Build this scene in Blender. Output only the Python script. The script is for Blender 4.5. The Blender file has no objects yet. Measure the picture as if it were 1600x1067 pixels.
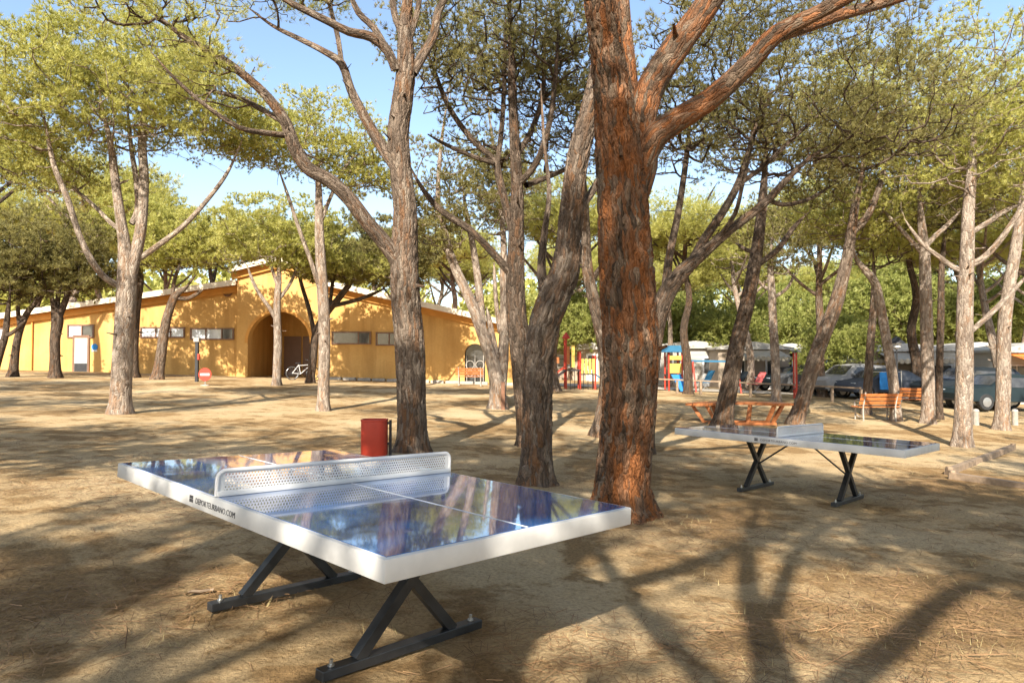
import bpy, bmesh, math, random
import numpy as np
from mathutils import Vector, Matrix
R = math.radians
S = bpy.context.scene
COL = S.collection

# ------------------------------------------------------------------ camera
F = 1066.67                     # focal length in photo pixels (24 mm on 36 mm)
CAMZ = 1.4245
PITCH = math.atan(28.5 / F)
cam = bpy.data.cameras.new('camera')
cam.lens = 24.0; cam.sensor_width = 36.0; cam.clip_start = 0.05; cam.clip_end = 2000
cam_o = bpy.data.objects.new('camera', cam); COL.objects.link(cam_o)
cam_o.location = (0, 0, CAMZ); cam_o.rotation_euler = (R(90) + PITCH, 0, 0)
S.camera = cam_o
# ------------------------------------------------------------------ light
SUN_D = Vector((-0.185, -0.80, 0.575)).normalized()      # towards the sun
el = math.asin(SUN_D.z); az = math.atan2(SUN_D.x, SUN_D.y)
w = bpy.data.worlds.new('World'); S.world = w; w.use_nodes = True
nt = w.node_tree; bgn = nt.nodes['Background']
sky = nt.nodes.new('ShaderNodeTexSky'); sky.sky_type = 'NISHITA'; sky.sun_disc = False
sky.sun_elevation = el; sky.sun_rotation = az; sky.air_density = 1.0; sky.dust_density = 1.0; sky.ozone_density = 0.7
nt.links.new(sky.outputs[0], bgn.inputs[0]); bgn.inputs[1].default_value = 0.125
sun = bpy.data.lights.new('sun', 'SUN'); sun.energy = 5.0; sun.angle = R(0.53); sun.color = (1.0, 0.93, 0.82)
sun_o = bpy.data.objects.new('sun', sun); COL.objects.link(sun_o)
sun_o.rotation_euler = SUN_D.to_track_quat('Z', 'Y').to_euler()
S.view_settings.view_transform = 'Standard'; S.view_settings.look = 'None'
S.view_settings.exposure = 1.3; S.view_settings.gamma = 1.0
S.cycles.use_denoising = True
S.cycles.max_bounces = 6; S.cycles.diffuse_bounces = 3; S.cycles.glossy_bounces = 3; S.cycles.transmission_bounces = 3; S.cycles.transparent_max_bounces = 4
S.cycles.sample_clamp_indirect = 6.0

rng = np.random.default_rng(7)
random.seed(7)

# ------------------------------------------------------------------ ground shape and authoring helpers
def sstep(a, b, x):
    t = np.clip((x - a) / (b - a), 0, 1); return t * t * (3 - 2 * t)
def gz(x, y):
    x = np.asarray(x, float); y = np.asarray(y, float)
    xc = 60 * np.tanh(x / 60); yc = np.maximum(y, -15)
    near = -0.04025 * xc - 0.01694 * yc
    far = 0.06 - 0.033 * xc
    s = sstep(10, 32, y)
    return near * (1 - s) + far * s
def ray(px, py):
    u = (px - 800) / F; v = (533.5 - py) / F
    c, s = math.cos(PITCH), math.sin(PITCH)
    return np.array([u, c - v * s, s + v * c])
def at(px, py, y):                       # point of the place seen at a photo pixel, y metres ahead
    r = ray(px, py); t = y / r[1]
    return np.array([r[0] * t, y, CAMZ + r[2] * t])
def ghit(px, py):                        # where the ground is seen at a photo pixel
    r = ray(px, py); t = np.linspace(1.5, 120, 6000)
    d = CAMZ + r[2] * t - gz(r[0] * t, r[1] * t)
    i = int(np.argmax(d < 0)) if (d < 0).any() else len(t) - 1
    return np.array([r[0] * t[i], r[1] * t[i], float(gz(r[0] * t[i], r[1] * t[i]))])
def G(x, y): return (x, y, float(gz(x, y)))

# ------------------------------------------------------------------ object helpers
def tag(o, label=None, cat=None, group=None, kind=None):
    if label: o['label'] = label
    if cat: o['category'] = cat
    if group: o['group'] = group
    if kind: o['kind'] = kind
    return o
def empty(name, loc, rz=0):
    o = bpy.data.objects.new(name, None); COL.objects.link(o)
    o.location = loc; o.rotation_euler = (0, 0, rz); o.empty_display_size = 0.2
    return o
def link(name, me, mat=None, parent=None, loc=None):
    if mat is not None and not me.materials: me.materials.append(mat)
    o = bpy.data.objects.new(name, me); COL.objects.link(o)
    if parent: o.parent = parent
    if loc is not None: o.location = loc
    return o
def np_mesh(name, V, tri=None, quad=None, smooth=False, attrs=None):
    me = bpy.data.meshes.new(name)
    V = np.asarray(V, np.float32)
    loops = []; starts = []; n = 0
    for A, k in ((tri, 3), (quad, 4)):
        if A is not None and len(A):
            A = np.asarray(A, np.int32); loops.append(A.ravel()); starts.append(n + k * np.arange(len(A), dtype=np.int32)); n += k * len(A)
    loops = np.concatenate(loops); starts = np.concatenate(starts)
    me.vertices.add(len(V)); me.vertices.foreach_set('co', V.ravel())
    me.loops.add(n); me.loops.foreach_set('vertex_index', loops)
    me.polygons.add(len(starts)); me.polygons.foreach_set('loop_start', starts.astype(np.int32))
    if attrs:
        for k, a in attrs.items():
            a = np.asarray(a, np.float32)
            if a.ndim == 2:
                at_ = me.attributes.new(k, 'FLOAT_VECTOR', 'POINT'); at_.data.foreach_set('vector', a.ravel())
            else:
                at_ = me.attributes.new(k, 'FLOAT', 'POINT'); at_.data.foreach_set('value', a)
    me.update(calc_edges=True); me.validate()
    me.polygons.foreach_set('use_smooth', np.full(len(me.polygons), smooth))
    return me
class MB:
    """collects simple solids into one mesh"""
    def __init__(s): s.V = []; s.Fc = []
    def add(s, V, Fc):
        n = len(s.V); s.V += [tuple(map(float, v)) for v in V]; s.Fc += [tuple(i + n for i in f) for f in Fc]; return s
    def box(s, c, d, rot=None, bev=0.0):
        hx, hy, hz = d[0] / 2, d[1] / 2, d[2] / 2
        if bev > 0:
            bm = bmesh.new(); bmesh.ops.create_cube(bm, size=1)
            for v in bm.verts: v.co = Vector((v.co.x * d[0], v.co.y * d[1], v.co.z * d[2]))
            bmesh.ops.bevel(bm, geom=bm.edges[:], offset=bev, segments=2, affect='EDGES', profile=0.5)
            bm.verts.ensure_lookup_table()
            V = [v.co.copy() for v in bm.verts]; Fc = [[v.index for v in f.verts] for f in bm.faces]; bm.free()
        else:
            V = [Vector((a * hx, b * hy, e * hz)) for e in (-1, 1) for b in (-1, 1) for a in (-1, 1)]
            Fc = [(0, 2, 3, 1), (4, 5, 7, 6), (0, 1, 5, 4), (2, 6, 7, 3), (0, 4, 6, 2), (1, 3, 7, 5)]
        if rot is not None: V = [rot @ v for v in V]
        c = Vector(c)
        return s.add([v + c for v in V], Fc)
    def bar(s, a, b, w, h=None, up=(0, 0, 1)):        # square bar between two points
        a = Vector(a); b = Vector(b); h = h or w; d = (b - a); L = d.length; d.normalize()
        u = Vector(up); x = d.cross(u)
        if x.length < 1e-3: x = d.cross(Vector((1, 0, 0)))
        x.normalize(); z = x.cross(d)
        M = Matrix((x, d, z)).transposed()
        return s.box((a + b) / 2, (w, L, h), M)
    def tube(s, pts, r, n=8, caps=True, closed=False):
        pts = [Vector(p) for p in pts]; N = len(pts)
        rr = r if hasattr(r, '__len__') else [r] * N
        base = len(s.V); prev = None
        for i, p in enumerate(pts):
            if closed: t = pts[(i + 1) % N] - pts[i - 1]
            else: t = pts[min(i + 1, N - 1)] - pts[max(i - 1, 0)]
            t.normalize()
            if prev is None:
                x = t.orthogonal().normalized()
            else:
                x = (prev - t * prev.dot(t)).normalized()
            prev = x; y = t.cross(x)
            for k in range(n):
                a = 2 * math.pi * k / n
                s.V.append(tuple(p + (x * math.cos(a) + y * math.sin(a)) * rr[i]))
        for i in range(N if closed else N - 1):
            j = (i + 1) % N
            for k in range(n):
                k2 = (k + 1) % n
                s.Fc.append((base + i * n + k, base + i * n + k2, base + j * n + k2, base + j * n + k))
        if caps and not closed:
            s.Fc.append(tuple(base + k for k in range(n))[::-1]); s.Fc.append(tuple(base + (N - 1) * n + k for k in range(n)))
        return s
    def lathe(s, prof, n=20, c=(0, 0, 0), axis='z'):
        base = len(s.V); c = Vector(c)
        for (r, z) in prof:
            for k in range(n):
                a = 2 * math.pi * k / n
                v = Vector((r * math.cos(a), r * math.sin(a), z))
                if axis == 'y': v = Vector((v.x, v.z, v.y))
                if axis == 'x': v = Vector((v.z, v.x, v.y))
                s.V.append(tuple(v + c))
        for i in range(len(prof) - 1):
            for k in range(n):
                k2 = (k + 1) % n
                s.Fc.append((base + i * n + k, base + i * n + k2, base + (i + 1) * n + k2, base + (i + 1) * n + k))
        s.Fc.append(tuple(base + k for k in range(n))[::-1]); s.Fc.append(tuple(base + (len(prof) - 1) * n + k for k in range(n)))
        return s
    def prism(s, poly, y0, y1):                     # polygon in xz, extruded along y
        n = len(poly)
        V = [(x, y0, z) for x, z in poly] + [(x, y1, z) for x, z in poly]
        Fc = [tuple(range(n)), tuple(range(2 * n - 1, n - 1, -1))] + [(i, i + n, (i + 1) % n + n, (i + 1) % n) for i in range(n)]
        return s.add(V, Fc)
    def mesh(s, name, smooth=False):
        me = bpy.data.meshes.new(name); me.from_pydata(s.V, [], s.Fc); me.update()
        bm = bmesh.new(); bm.from_mesh(me); bmesh.ops.recalc_face_normals(bm, faces=bm.faces[:]); bm.to_mesh(me); bm.free()
        if smooth:
            me.polygons.foreach_set('use_smooth', np.ones(len(me.polygons), bool))
            try: me.set_sharp_from_angle(angle=R(40))
            except Exception: pass
        return me
    def build(s, name, mat, parent=None, loc=None, smooth=False):
        return link(name, s.mesh(name, smooth), mat, parent, loc)
def copy_tree(o, parent=None):
    c = o.copy(); COL.objects.link(c)
    if parent: c.parent = parent
    for ch in list(o.children): copy_tree(ch, c)
    return c

# ------------------------------------------------------------------ materials
class NT:
    def __init__(s, name):
        s.m = bpy.data.materials.new(name); s.m.use_nodes = True; s.t = s.m.node_tree
        s.b = s.t.nodes['Principled BSDF']; s.out = s.t.nodes['Material Output']
    def n(s, typ, **kw):
        nd = s.t.nodes.new(typ)
        for k, v in kw.items():
            if k.startswith('i_'):
                key = k[2:]; key = int(key) if key.isdigit() else key.replace('_', ' ')
                nd.inputs[key].default_value = v
            else: setattr(nd, k, v)
        return nd
    def l(s, a, b): s.t.links.new(a, b)
    def ramp(s, fac, stops, interp='LINEAR'):
        r = s.t.nodes.new('ShaderNodeValToRGB'); r.color_ramp.interpolation = interp
        e = r.color_ramp.elements
        while len(e) > 1: e.remove(e[-1])
        e[0].position = stops[0][0]; e[0].color = (*stops[0][1], 1)
        for p, c in stops[1:]:
            q = e.new(p); q.color = (*c, 1)
        s.l(fac, r.inputs[0]); return r.outputs[0]
    def noise(s, vec, scale, detail=4, rough=.55):
        nd = s.n('ShaderNodeTexNoise'); nd.inputs['Scale'].default_value = scale; nd.inputs['Detail'].default_value = detail
        nd.inputs['Roughness'].default_value = rough
        if vec is not None: s.l(vec, nd.inputs['Vector'])
        return nd.outputs[0]
    def coord(s, which='Object'): return s.n('ShaderNodeTexCoord').outputs[which]
    def mapping(s, vec, scale=(1, 1, 1)):
        m = s.n('ShaderNodeMapping'); m.inputs['Scale'].default_value = scale; s.l(vec, m.inputs[0]); return m.outputs[0]
    def mix(s, a, b, fac, mode='MIX'):
        m = s.n('ShaderNodeMix', data_type='RGBA', blend_type=mode)
        for v, i in ((a, 6), (b, 7)):
            if isinstance(v, tuple): m.inputs[i].default_value = (*v, 1)
            else: s.l(v, m.inputs[i])
        if isinstance(fac, (int, float)): m.inputs[0].default_value = fac
        else: s.l(fac, m.inputs[0])
        return m.outputs[2]
    def bump(s, h, strength=.5, dist=.01):
        b = s.n('ShaderNodeBump'); b.inputs['Strength'].default_value = strength; b.inputs['Distance'].default_value = dist
        s.l(h, b.inputs['Height']); s.l(b.outputs[0], s.b.inputs['Normal'])
    def set(s, rough=.6, metal=0., spec=None):
        s.b.inputs['Roughness'].default_value = rough; s.b.inputs['Metallic'].default_value = metal
        if spec is not None: s.b.inputs['Specular IOR Level'].default_value = spec
        return s
def plain(name, col, rough=.6, metal=0., var=.12, scale=6., bump=0.0, spec=None):
    N = NT(name); N.set(rough, metal, spec)
    v = N.noise(N.coord(), scale, 5)
    a = tuple(c * (1 - var) for c in col); b = tuple(min(1, c * (1 + var)) for c in col)
    N.l(N.ramp(v, [(.3, a), (.7, b)]), N.b.inputs['Base Color'])
    if bump: N.bump(N.noise(N.coord(), scale * 12, 3), bump, .004)
    return N.m
def mat_bark(name, cols, orange, orange_amt, bump=.9, sx=14., sz=4.2):
    N = NT(name); N.set(.92, 0, .15)
    at_ = N.n('ShaderNodeAttribute', attribute_name='bark').outputs['Vector']
    wob = N.n('ShaderNodeTexNoise'); wob.inputs['Scale'].default_value = 5; N.l(at_, wob.inputs['Vector'])
    va = N.n('ShaderNodeVectorMath', operation='MULTIPLY_ADD'); N.l(wob.outputs['Color'], va.inputs[0]); va.inputs[1].default_value = (.09, .09, .3); N.l(at_, va.inputs[2])
    mp = N.mapping(va.outputs[0], (sx, sx, sz))
    vo = N.n('ShaderNodeTexVoronoi', feature='DISTANCE_TO_EDGE'); vo.inputs['Scale'].default_value = 1; N.l(mp, vo.inputs['Vector'])
    vc = N.n('ShaderNodeTexVoronoi', feature='F1'); vc.inputs['Scale'].default_value = 1; N.l(mp, vc.inputs['Vector'])
    sep = N.n('ShaderNodeSeparateColor'); N.l(vc.outputs['Color'], sep.inputs[0])
    base = N.ramp(sep.outputs[0], [(0, cols[0]), (.5, cols[1]), (1, cols[2])])
    fine = N.noise(N.mapping(at_, (70, 70, 30)), 1, 6, .75)
    base = N.mix(base, (.55, .46, .38), N.ramp(fine, [(.45, (0, 0, 0)), (.8, (.6, .6, .6))]), 'MIX') if False else N.mix(base, N.ramp(fine, [(.25, (.55, .5, .45)), (.75, (1.35, 1.3, 1.25))]), .8, 'MULTIPLY')
    big = N.noise(N.mapping(at_, (3, 3, .9)), 1, 3, .6)
    om = N.n('ShaderNodeMath', operation='MULTIPLY_ADD'); N.l(sep.outputs[1], om.inputs[0]); om.inputs[1].default_value = .35; N.l(big, om.inputs[2])
    base = N.mix(base, orange, N.ramp(om.outputs[0], [(orange_amt - .18, (0, 0, 0)), (orange_amt + .18, (.9, .9, .9))]))
    N.l(base, N.b.inputs['Base Color'])
    ed = N.ramp(vo.outputs['Distance'], [(0, (0, 0, 0)), (.22, (.8, .8, .8)), (.5, (1, 1, 1))])
    ha = N.n('ShaderNodeMath', operation='MULTIPLY_ADD'); N.l(fine, ha.inputs[0]); ha.inputs[1].default_value = .45; N.l(ed, ha.inputs[2])
    mp2 = N.mapping(va.outputs[0], (sx * 2.4, sx * 2.4, sz * 2.6))
    v2 = N.n('ShaderNodeTexVoronoi', feature='DISTANCE_TO_EDGE'); v2.inputs['Scale'].default_value = 1; N.l(mp2, v2.inputs['Vector'])
    e2 = N.ramp(v2.outputs['Distance'], [(0, (0, 0, 0)), (.16, (.9, .9, .9)), (.4, (1, 1, 1))])
    hb = N.n('ShaderNodeMath', operation='MULTIPLY_ADD'); N.l(e2, hb.inputs[0]); hb.inputs[1].default_value = .45; N.l(ha.outputs[0], hb.inputs[2])
    N.bump(hb.outputs[0], bump, .035)
    return N.m
M = {}
M['bark_red'] = mat_bark('bark_red', ((.085, .060, .042), (.16, .115, .08), (.26, .20, .145)), (.33, .12, .038), .69, 1.0, 24., 5.0)
M['bark'] = mat_bark('bark_brown', ((.09, .068, .05), (.17, .13, .10), (.28, .23, .18)), (.24, .115, .05), .84, .9, 24., 4.5)
M['bark_pale'] = mat_bark('bark_pale', ((.19, .15, .118), (.33, .275, .225), (.47, .405, .335)), (.30, .17, .09), .84, .8, 24., 6.)
M['bark_dark'] = mat_bark('bark_dark', ((.06, .045, .033), (.11, .083, .062), (.18, .14, .108)), (.17, .085, .04), .86, .9, 24., 5.)
def mat_needle(name, c1, c2, c3):
    N = NT(name); N.set(.55, 0, .35)
    at_ = N.n('ShaderNodeAttribute', attribute_name='tone').outputs['Fac']
    col = N.ramp(at_, [(0, c1), (.55, c2), (1, c3)])
    N.l(col, N.b.inputs['Base Color'])
    tr = N.n('ShaderNodeBsdfTranslucent'); N.l(N.mix(col, (1.0, .95, .5), .35, 'MULTIPLY'), tr.inputs[0])
    ms = N.n('ShaderNodeMixShader'); ms.inputs[0].default_value = .5
    N.l(N.b.outputs[0], ms.inputs[1]); N.l(tr.outputs[0], ms.inputs[2]); N.l(ms.outputs[0], N.out.inputs[0])
    return N.m
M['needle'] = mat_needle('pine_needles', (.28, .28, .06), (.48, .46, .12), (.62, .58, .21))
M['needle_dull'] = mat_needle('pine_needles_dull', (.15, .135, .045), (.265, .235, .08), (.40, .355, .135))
M['needle_lush'] = mat_needle('leaves_lush', (.20, .23, .055), (.35, .37, .10), (.50, .49, .17))

# ground: sand with litter
def mat_ground():
    N = NT('sandy_ground'); N.set(.95, 0, .1)
    c = N.coord()
    n1 = N.noise(c, .35, 6, .6); n2 = N.noise(c, 2.6, 6, .65); n3 = N.noise(c, 38, 6, .75)
    col = N.ramp(n1, [(.34, (.33, .215, .10)), (.50, (.43, .305, .16)), (.66, (.51, .385, .225))])
    lit = N.mix((.19, .115, .05), (.30, .19, .085), n3)
    a = N.n('ShaderNodeMath', operation='ADD'); N.l(n1, a.inputs[0]); N.l(n2, a.inputs[1])
    col = N.mix(col, lit, N.ramp(a.outputs[0], [(.90, (.9, .9, .9)), (1.16, (0, 0, 0))]))
    col = N.mix(col, N.ramp(n3, [(.30, (.45, .40, .34)), (.5, (1, 1, 1)), (.70, (1.35, 1.32, 1.28))]), .8, 'MULTIPLY')
    N.l(col, N.b.inputs['Base Color'])
    hh = N.n('ShaderNodeMath', operation='MULTIPLY_ADD'); N.l(n2, hh.inputs[0]); hh.inputs[1].default_value = 1.5; N.l(n3, hh.inputs[2])
    n4 = N.noise(c, 14, 4, .6); h2 = N.n('ShaderNodeMath', operation='MULTIPLY_ADD'); N.l(n4, h2.inputs[0]); h2.inputs[1].default_value = .9; N.l(hh.outputs[0], h2.inputs[2])
    N.bump(h2.outputs[0], 1.0, .022)
    return N.m
M['ground'] = mat_ground()
M['litter'] = plain('dry_needles', (.22, .125, .055), .8, 0, .5, 3)
M['straw'] = plain('dry_grass', (.40, .31, .14), .8, 0, .3, 3)
M['road'] = plain('pale_gravel_road', (.40, .345, .27), .95, 0, .14, 2, .3)

# ------------------------------------------------------------------ ground
def build_ground():
    def axis(lo, hi, fine_lo, fine_hi, df, dc):
        a = list(np.arange(fine_lo, fine_hi, df)); x = fine_hi; st = df
        while x < hi: a.append(x); st = min(st * 1.12, dc); x += st
        a.append(hi); x = fine_lo; st = df; b = []
        while x > lo: st = min(st * 1.12, dc); x -= st; b.append(max(x, lo))
        return np.array(b[::-1] + a)
    xs = axis(-400, 400, -6.5, 8, .052, 14); ys = axis(-60, 700, 1.2, 11.5, .046, 14)
    X, Y = np.meshgrid(xs, ys); Z = gz(X, Y)
    def vnoise(sc, seed):
        r = np.random.default_rng(seed); T = r.random((64, 64))
        u = (X / sc) % 64; v = (Y / sc) % 64; i = np.floor(u).astype(int); j = np.floor(v).astype(int)
        fu = u - i; fv = v - j; fu = fu * fu * (3 - 2 * fu); fv = fv * fv * (3 - 2 * fv); i1 = (i + 1) % 64; j1 = (j + 1) % 64; i %= 64; j %= 64
        return (T[j, i] * (1 - fu) + T[j, i1] * fu) * (1 - fv) + (T[j1, i] * (1 - fu) + T[j1, i1] * fu) * fv - .5
    near = sstep(45, 12, np.hypot(X, Y))
    Z = Z + near * (.035 * vnoise(1.1, 1) + .02 * vnoise(.37, 2) + .010 * vnoise(.14, 3)) + .05 * vnoise(4.3, 4) * sstep(2, 14, Y)
    near2 = sstep(14, 9, np.hypot(X, Y)); Z += near2 * .008 * vnoise(.075, 5)
    V = np.stack([X.ravel(), Y.ravel(), Z.ravel()], 1); nx = len(xs); ny = len(ys)
    I = np.arange(nx * ny).reshape(ny, nx)
    Q = np.stack([I[:-1, :-1].ravel(), I[:-1, 1:].ravel(), I[1:, 1:].ravel(), I[1:, :-1].ravel()], 1)
    o = link('ground', np_mesh('ground', V, quad=Q, smooth=True), M['ground']); tag(o, kind='structure')
build_ground()

# ------------------------------------------------------------------ trees
def resample(P, Rr, step):
    P = np.asarray(P, float); Rr = np.asarray(Rr, float)
    # Catmull-Rom through the points
    out = []; ro = []
    n = len(P)
    for i in range(n - 1):
        p0 = P[max(i - 1, 0)]; p1 = P[i]; p2 = P[i + 1]; p3 = P[min(i + 2, n - 1)]
        m = max(1, int(np.linalg.norm(p2 - p1) / step))
        for k in range(m):
            t = k / m
            out.append(.5 * ((2 * p1) + (-p0 + p2) * t + (2 * p0 - 5 * p1 + 4 * p2 - p3) * t * t + (-p0 + 3 * p1 - 3 * p2 + p3) * t ** 3)); ro.append(Rr[i] * (1 - t) + Rr[i + 1] * t)
    out.append(P[-1]); ro.append(Rr[-1])
    return np.array(out), np.array(ro)
def cellular(u, v, nu, seed):
    """F1, F2, id of a jittered grid, periodic in u with nu cells"""
    r = np.random.default_rng(seed); T = r.random((256, nu, 3))
    iu = np.floor(u).astype(int); iv = np.floor(v).astype(int)
    f1 = np.full(u.shape, 9.); f2 = np.full(u.shape, 9.); cid = np.zeros(u.shape)
    for a in (-1, 0, 1):
        for b in (-1, 0, 1):
            cu = iu + a; cv = iv + b; t = T[cv % 256, cu % nu]
            d = np.hypot(cu + .15 + .7 * t[..., 0] - u, cv + .1 + .8 * t[..., 1] - v)
            closer = d < f1
            f2 = np.where(closer, f1, np.minimum(f2, d)); cid = np.where(closer, t[..., 2], cid); f1 = np.where(closer, d, f1)
    return f1, f2, cid
def ring_frames(P):
    T = np.gradient(P, axis=0); T /= np.linalg.norm(T, axis=1)[:, None] + 1e-9
    X = np.zeros_like(P); x = np.cross(T[0], [0, 1, 0.1]); x /= np.linalg.norm(x) + 1e-9
    for i in range(len(P)):
        x = x - T[i] * (x @ T[i]); x /= np.linalg.norm(x) + 1e-9; X[i] = x
    return T, X, np.cross(T, X)
class Wood:
    def __init__(s): s.V = []; s.Q = []; s.A = []; s.n = 0
    def tube(s, P, Rr, sides, relief=0., seed=0, s0=0., lump=0., roots=False):
        P = np.asarray(P); m = len(P)
        T, X, Y = ring_frames(P)
        th = np.linspace(0, 2 * np.pi, sides, endpoint=False)
        L = np.concatenate([[0], np.cumsum(np.linalg.norm(np.diff(P, axis=0), axis=1))]) + s0
        rad = np.repeat(np.asarray(Rr)[:, None], sides, 1)
        if lump:
            r = np.random.default_rng(seed); ph = r.random(6) * 6.28
            rad = rad * (1 + lump * (np.sin(th[None] * 2 + ph[0] + L[:, None] * .9) * .5 + np.sin(th[None] * 3 + ph[1] - L[:, None] * 1.7) * .35 + np.sin(L[:, None] * 3.1 + ph[2] + th[None]) * .3))
        if roots:
            r = np.random.default_rng(seed + 3); ph = r.random(3) * 6.28; hh_ = np.exp(-np.maximum(L - .12, 0)[:, None] / .17)
            rad = rad * (1 + hh_ * (.16 * np.sin(th[None] * 5 + ph[0]) + .10 * np.sin(th[None] * 3 + ph[1]) + .06 * np.sin(th[None] * 9 + ph[2])))
        if relief:
            Rm = float(np.median(Rr)); cw = .058; nu = max(6, int(2 * np.pi * Rm / cw)); ch = .42
            U = np.repeat((th / (2 * np.pi) * nu)[None], m, 0); Vv = np.repeat((L / ch)[:, None], sides, 1)
            U2 = U + .45 * np.sin(Vv * 2.1 + seed) + .22 * np.sin(Vv * 5.3 + 1.3 * seed + U); V2 = Vv + .35 * np.sin(U * 1.7 + seed) 
            f1, f2, cid = cellular(U2, V2, nu, seed + 5)
            g1, g2, cid2 = cellular(U2 * 3 + .3 * np.sin(V2 * 7), V2 * 2.2, nu * 3, seed + 9)
            e = sstep(0.0, .26, f2 - f1); e2 = sstep(0.0, .35, g2 - g1)
            rad = rad + relief * 1.25 * (e - .8) + relief * .38 * (cid - .5) * e + relief * .42 * (e2 - .6) + relief * .22 * (cid2 - .5)
        V = P[:, None, :] + rad[..., None] * (np.cos(th)[None, :, None] * X[:, None, :] + np.sin(th)[None, :, None] * Y[:, None, :])
        rm = np.asarray(Rr)[:, None]
        A = np.stack([np.cos(th)[None] * rm, np.sin(th)[None] * rm, np.repeat(L[:, None], sides, 1)], 2)
        I = np.arange(m * sides).reshape(m, sides); J = np.roll(I, -1, 1)
        Q = np.stack([I[:-1].ravel(), J[:-1].ravel(), J[1:].ravel(), I[1:].ravel()], 1) + s.n
        s.V.append(V.reshape(-1, 3)); s.A.append(A.reshape(-1, 3)); s.Q.append(Q); s.n += m * sides
    def mesh(s, name):
        return np_mesh(name, np.concatenate(s.V), quad=np.concatenate(s.Q), smooth=True, attrs={'bark': np.concatenate(s.A)})
def needle_mesh(name, centers, axes, per, length, width, seed, spread=1.0):
    r = np.random.default_rng(seed); n = len(centers)
    C = np.repeat(centers, per, 0); Ax = np.repeat(axes, per, 0)
    D = r.normal(size=(n * per, 3)) * .55 * spread + Ax; D /= np.linalg.norm(D, axis=1)[:, None] + 1e-9
    Ln = length * r.uniform(.65, 1.15, (n * per, 1))
    side = np.cross(D, r.normal(size=D.shape)); side /= np.linalg.norm(side, axis=1)[:, None] + 1e-9
    W = width * r.uniform(.7, 1.3, (n * per, 1))
    b = C + D * Ln * .06
    V = np.stack([b - side * W * .5, b + side * W * .5, C + D * Ln + np.array([0, 0, -.12]) * Ln * 0], 1).reshape(-1, 3)
    T = np.arange(n * per * 3).reshape(-1, 3)
    tone = np.clip(np.repeat(r.normal(.5, .2, n), per) + r.normal(0, .12, n * per), 0, 1)
    return np_mesh(name, V, tri=T, smooth=False, attrs={'tone': np.repeat(tone, 3)})
def grow(limbs, crowns, n_tips, seed, zmin, bare=.25, twig_r=.006, flat=.35, attach_min=None):
    """limbs: list of (P, R); crowns: list of (centre, radii, weight). Returns chains and tip list"""
    r = np.random.default_rng(seed)
    pos = []; rad = []; par = []; fixed = []
    for P, Rr in limbs:
        for p, q in zip(P, Rr):
            pos.append(p); rad.append(q); par.append(-1); fixed.append(True)
    W = np.array([c[2] for c in crowns], float); W /= W.sum()
    tips = []; isbare = []
    for _ in range(n_tips):
        c, rd, _w = crowns[r.choice(len(crowns), p=W)]
        while True:
            d = r.normal(size=3); d /= np.linalg.norm(d); rr = r.random() ** .42; q = d * rr
            if q[2] > -flat: break
        b = False
        if r.random() < bare: q = q * np.array([.85, .85, 1]); q[2] = -abs(q[2]) * .5 - flat * r.random(); b = True
        tips.append(np.array(c) + q * np.array(rd)); isbare.append(b)
    tips = np.array(tips); isbare = np.array(isbare)
    pos0 = np.array(pos); okz = pos0[:, 2] > zmin
    d0 = np.array([np.min(np.linalg.norm(pos0[okz] - t, axis=1)) for t in tips])
    order = np.argsort(d0)
    cap = len(pos) + n_tips * 14
    PP = np.zeros((cap, 3)); PP[:len(pos)] = pos0; ok = np.zeros(cap, bool); ok[:len(pos)] = okz
    RR = np.zeros(cap); RR[:len(pos)] = rad; PAR = np.full(cap, -1); N = len(pos); nfix = N
    chains = []; depth = np.zeros(cap)
    for ti in order:
        t = tips[ti]
        dv = t - PP[:N]; d = np.linalg.norm(dv, axis=1)
        cost = d * (1 + .9 * (dv[:, 2] < -.15 * d)) + .10 * depth[:N] + (~ok[:N]) * 1e3
        k = int(np.argmin(cost)); L = d[k]; p = PP[k]
        if L < .08: continue
        m = int(np.clip(L / .32, 2, 11)); ts = np.linspace(0, 1, m + 1)[1:]
        ctrl = p + (t - p) * .5 + np.array([0, 0, -.10 * L]) + r.normal(size=3) * .10 * L
        idx = [k]; kink = np.zeros(3)
        for tt in ts:
            if N >= cap: break
            kink = kink * .6 + r.normal(size=3) * .022 * min(L, 2.0)
            q = (1 - tt) ** 2 * p + 2 * tt * (1 - tt) * ctrl + tt * tt * t + kink * (1 if tt < 1 else .3)
            PP[N] = q; PAR[N] = idx[-1]; ok[N] = True; depth[N] = depth[k] + tt * L; idx.append(N); N += 1
        chains.append((idx, isbare[ti]))
    # pipe model radii
    acc = np.zeros(N); ex = 2.35
    for idx, _b in chains: acc[idx[-1]] += twig_r ** ex
    for i in range(N - 1, nfix - 1, -1):
        acc[i] = max(acc[i], (twig_r * .8) ** ex); RR[i] = acc[i] ** (1 / ex)
        if PAR[i] >= nfix: acc[PAR[i]] += acc[i]
    for i in range(nfix, N):
        q = PAR[i]
        RR[i] = min(RR[i], RR[q] * (.62 if q < nfix else 1.0), .09)
    return PP[:N], RR[:N], chains, nfix
TUFT = 1.45; PER = 1.12
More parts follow.
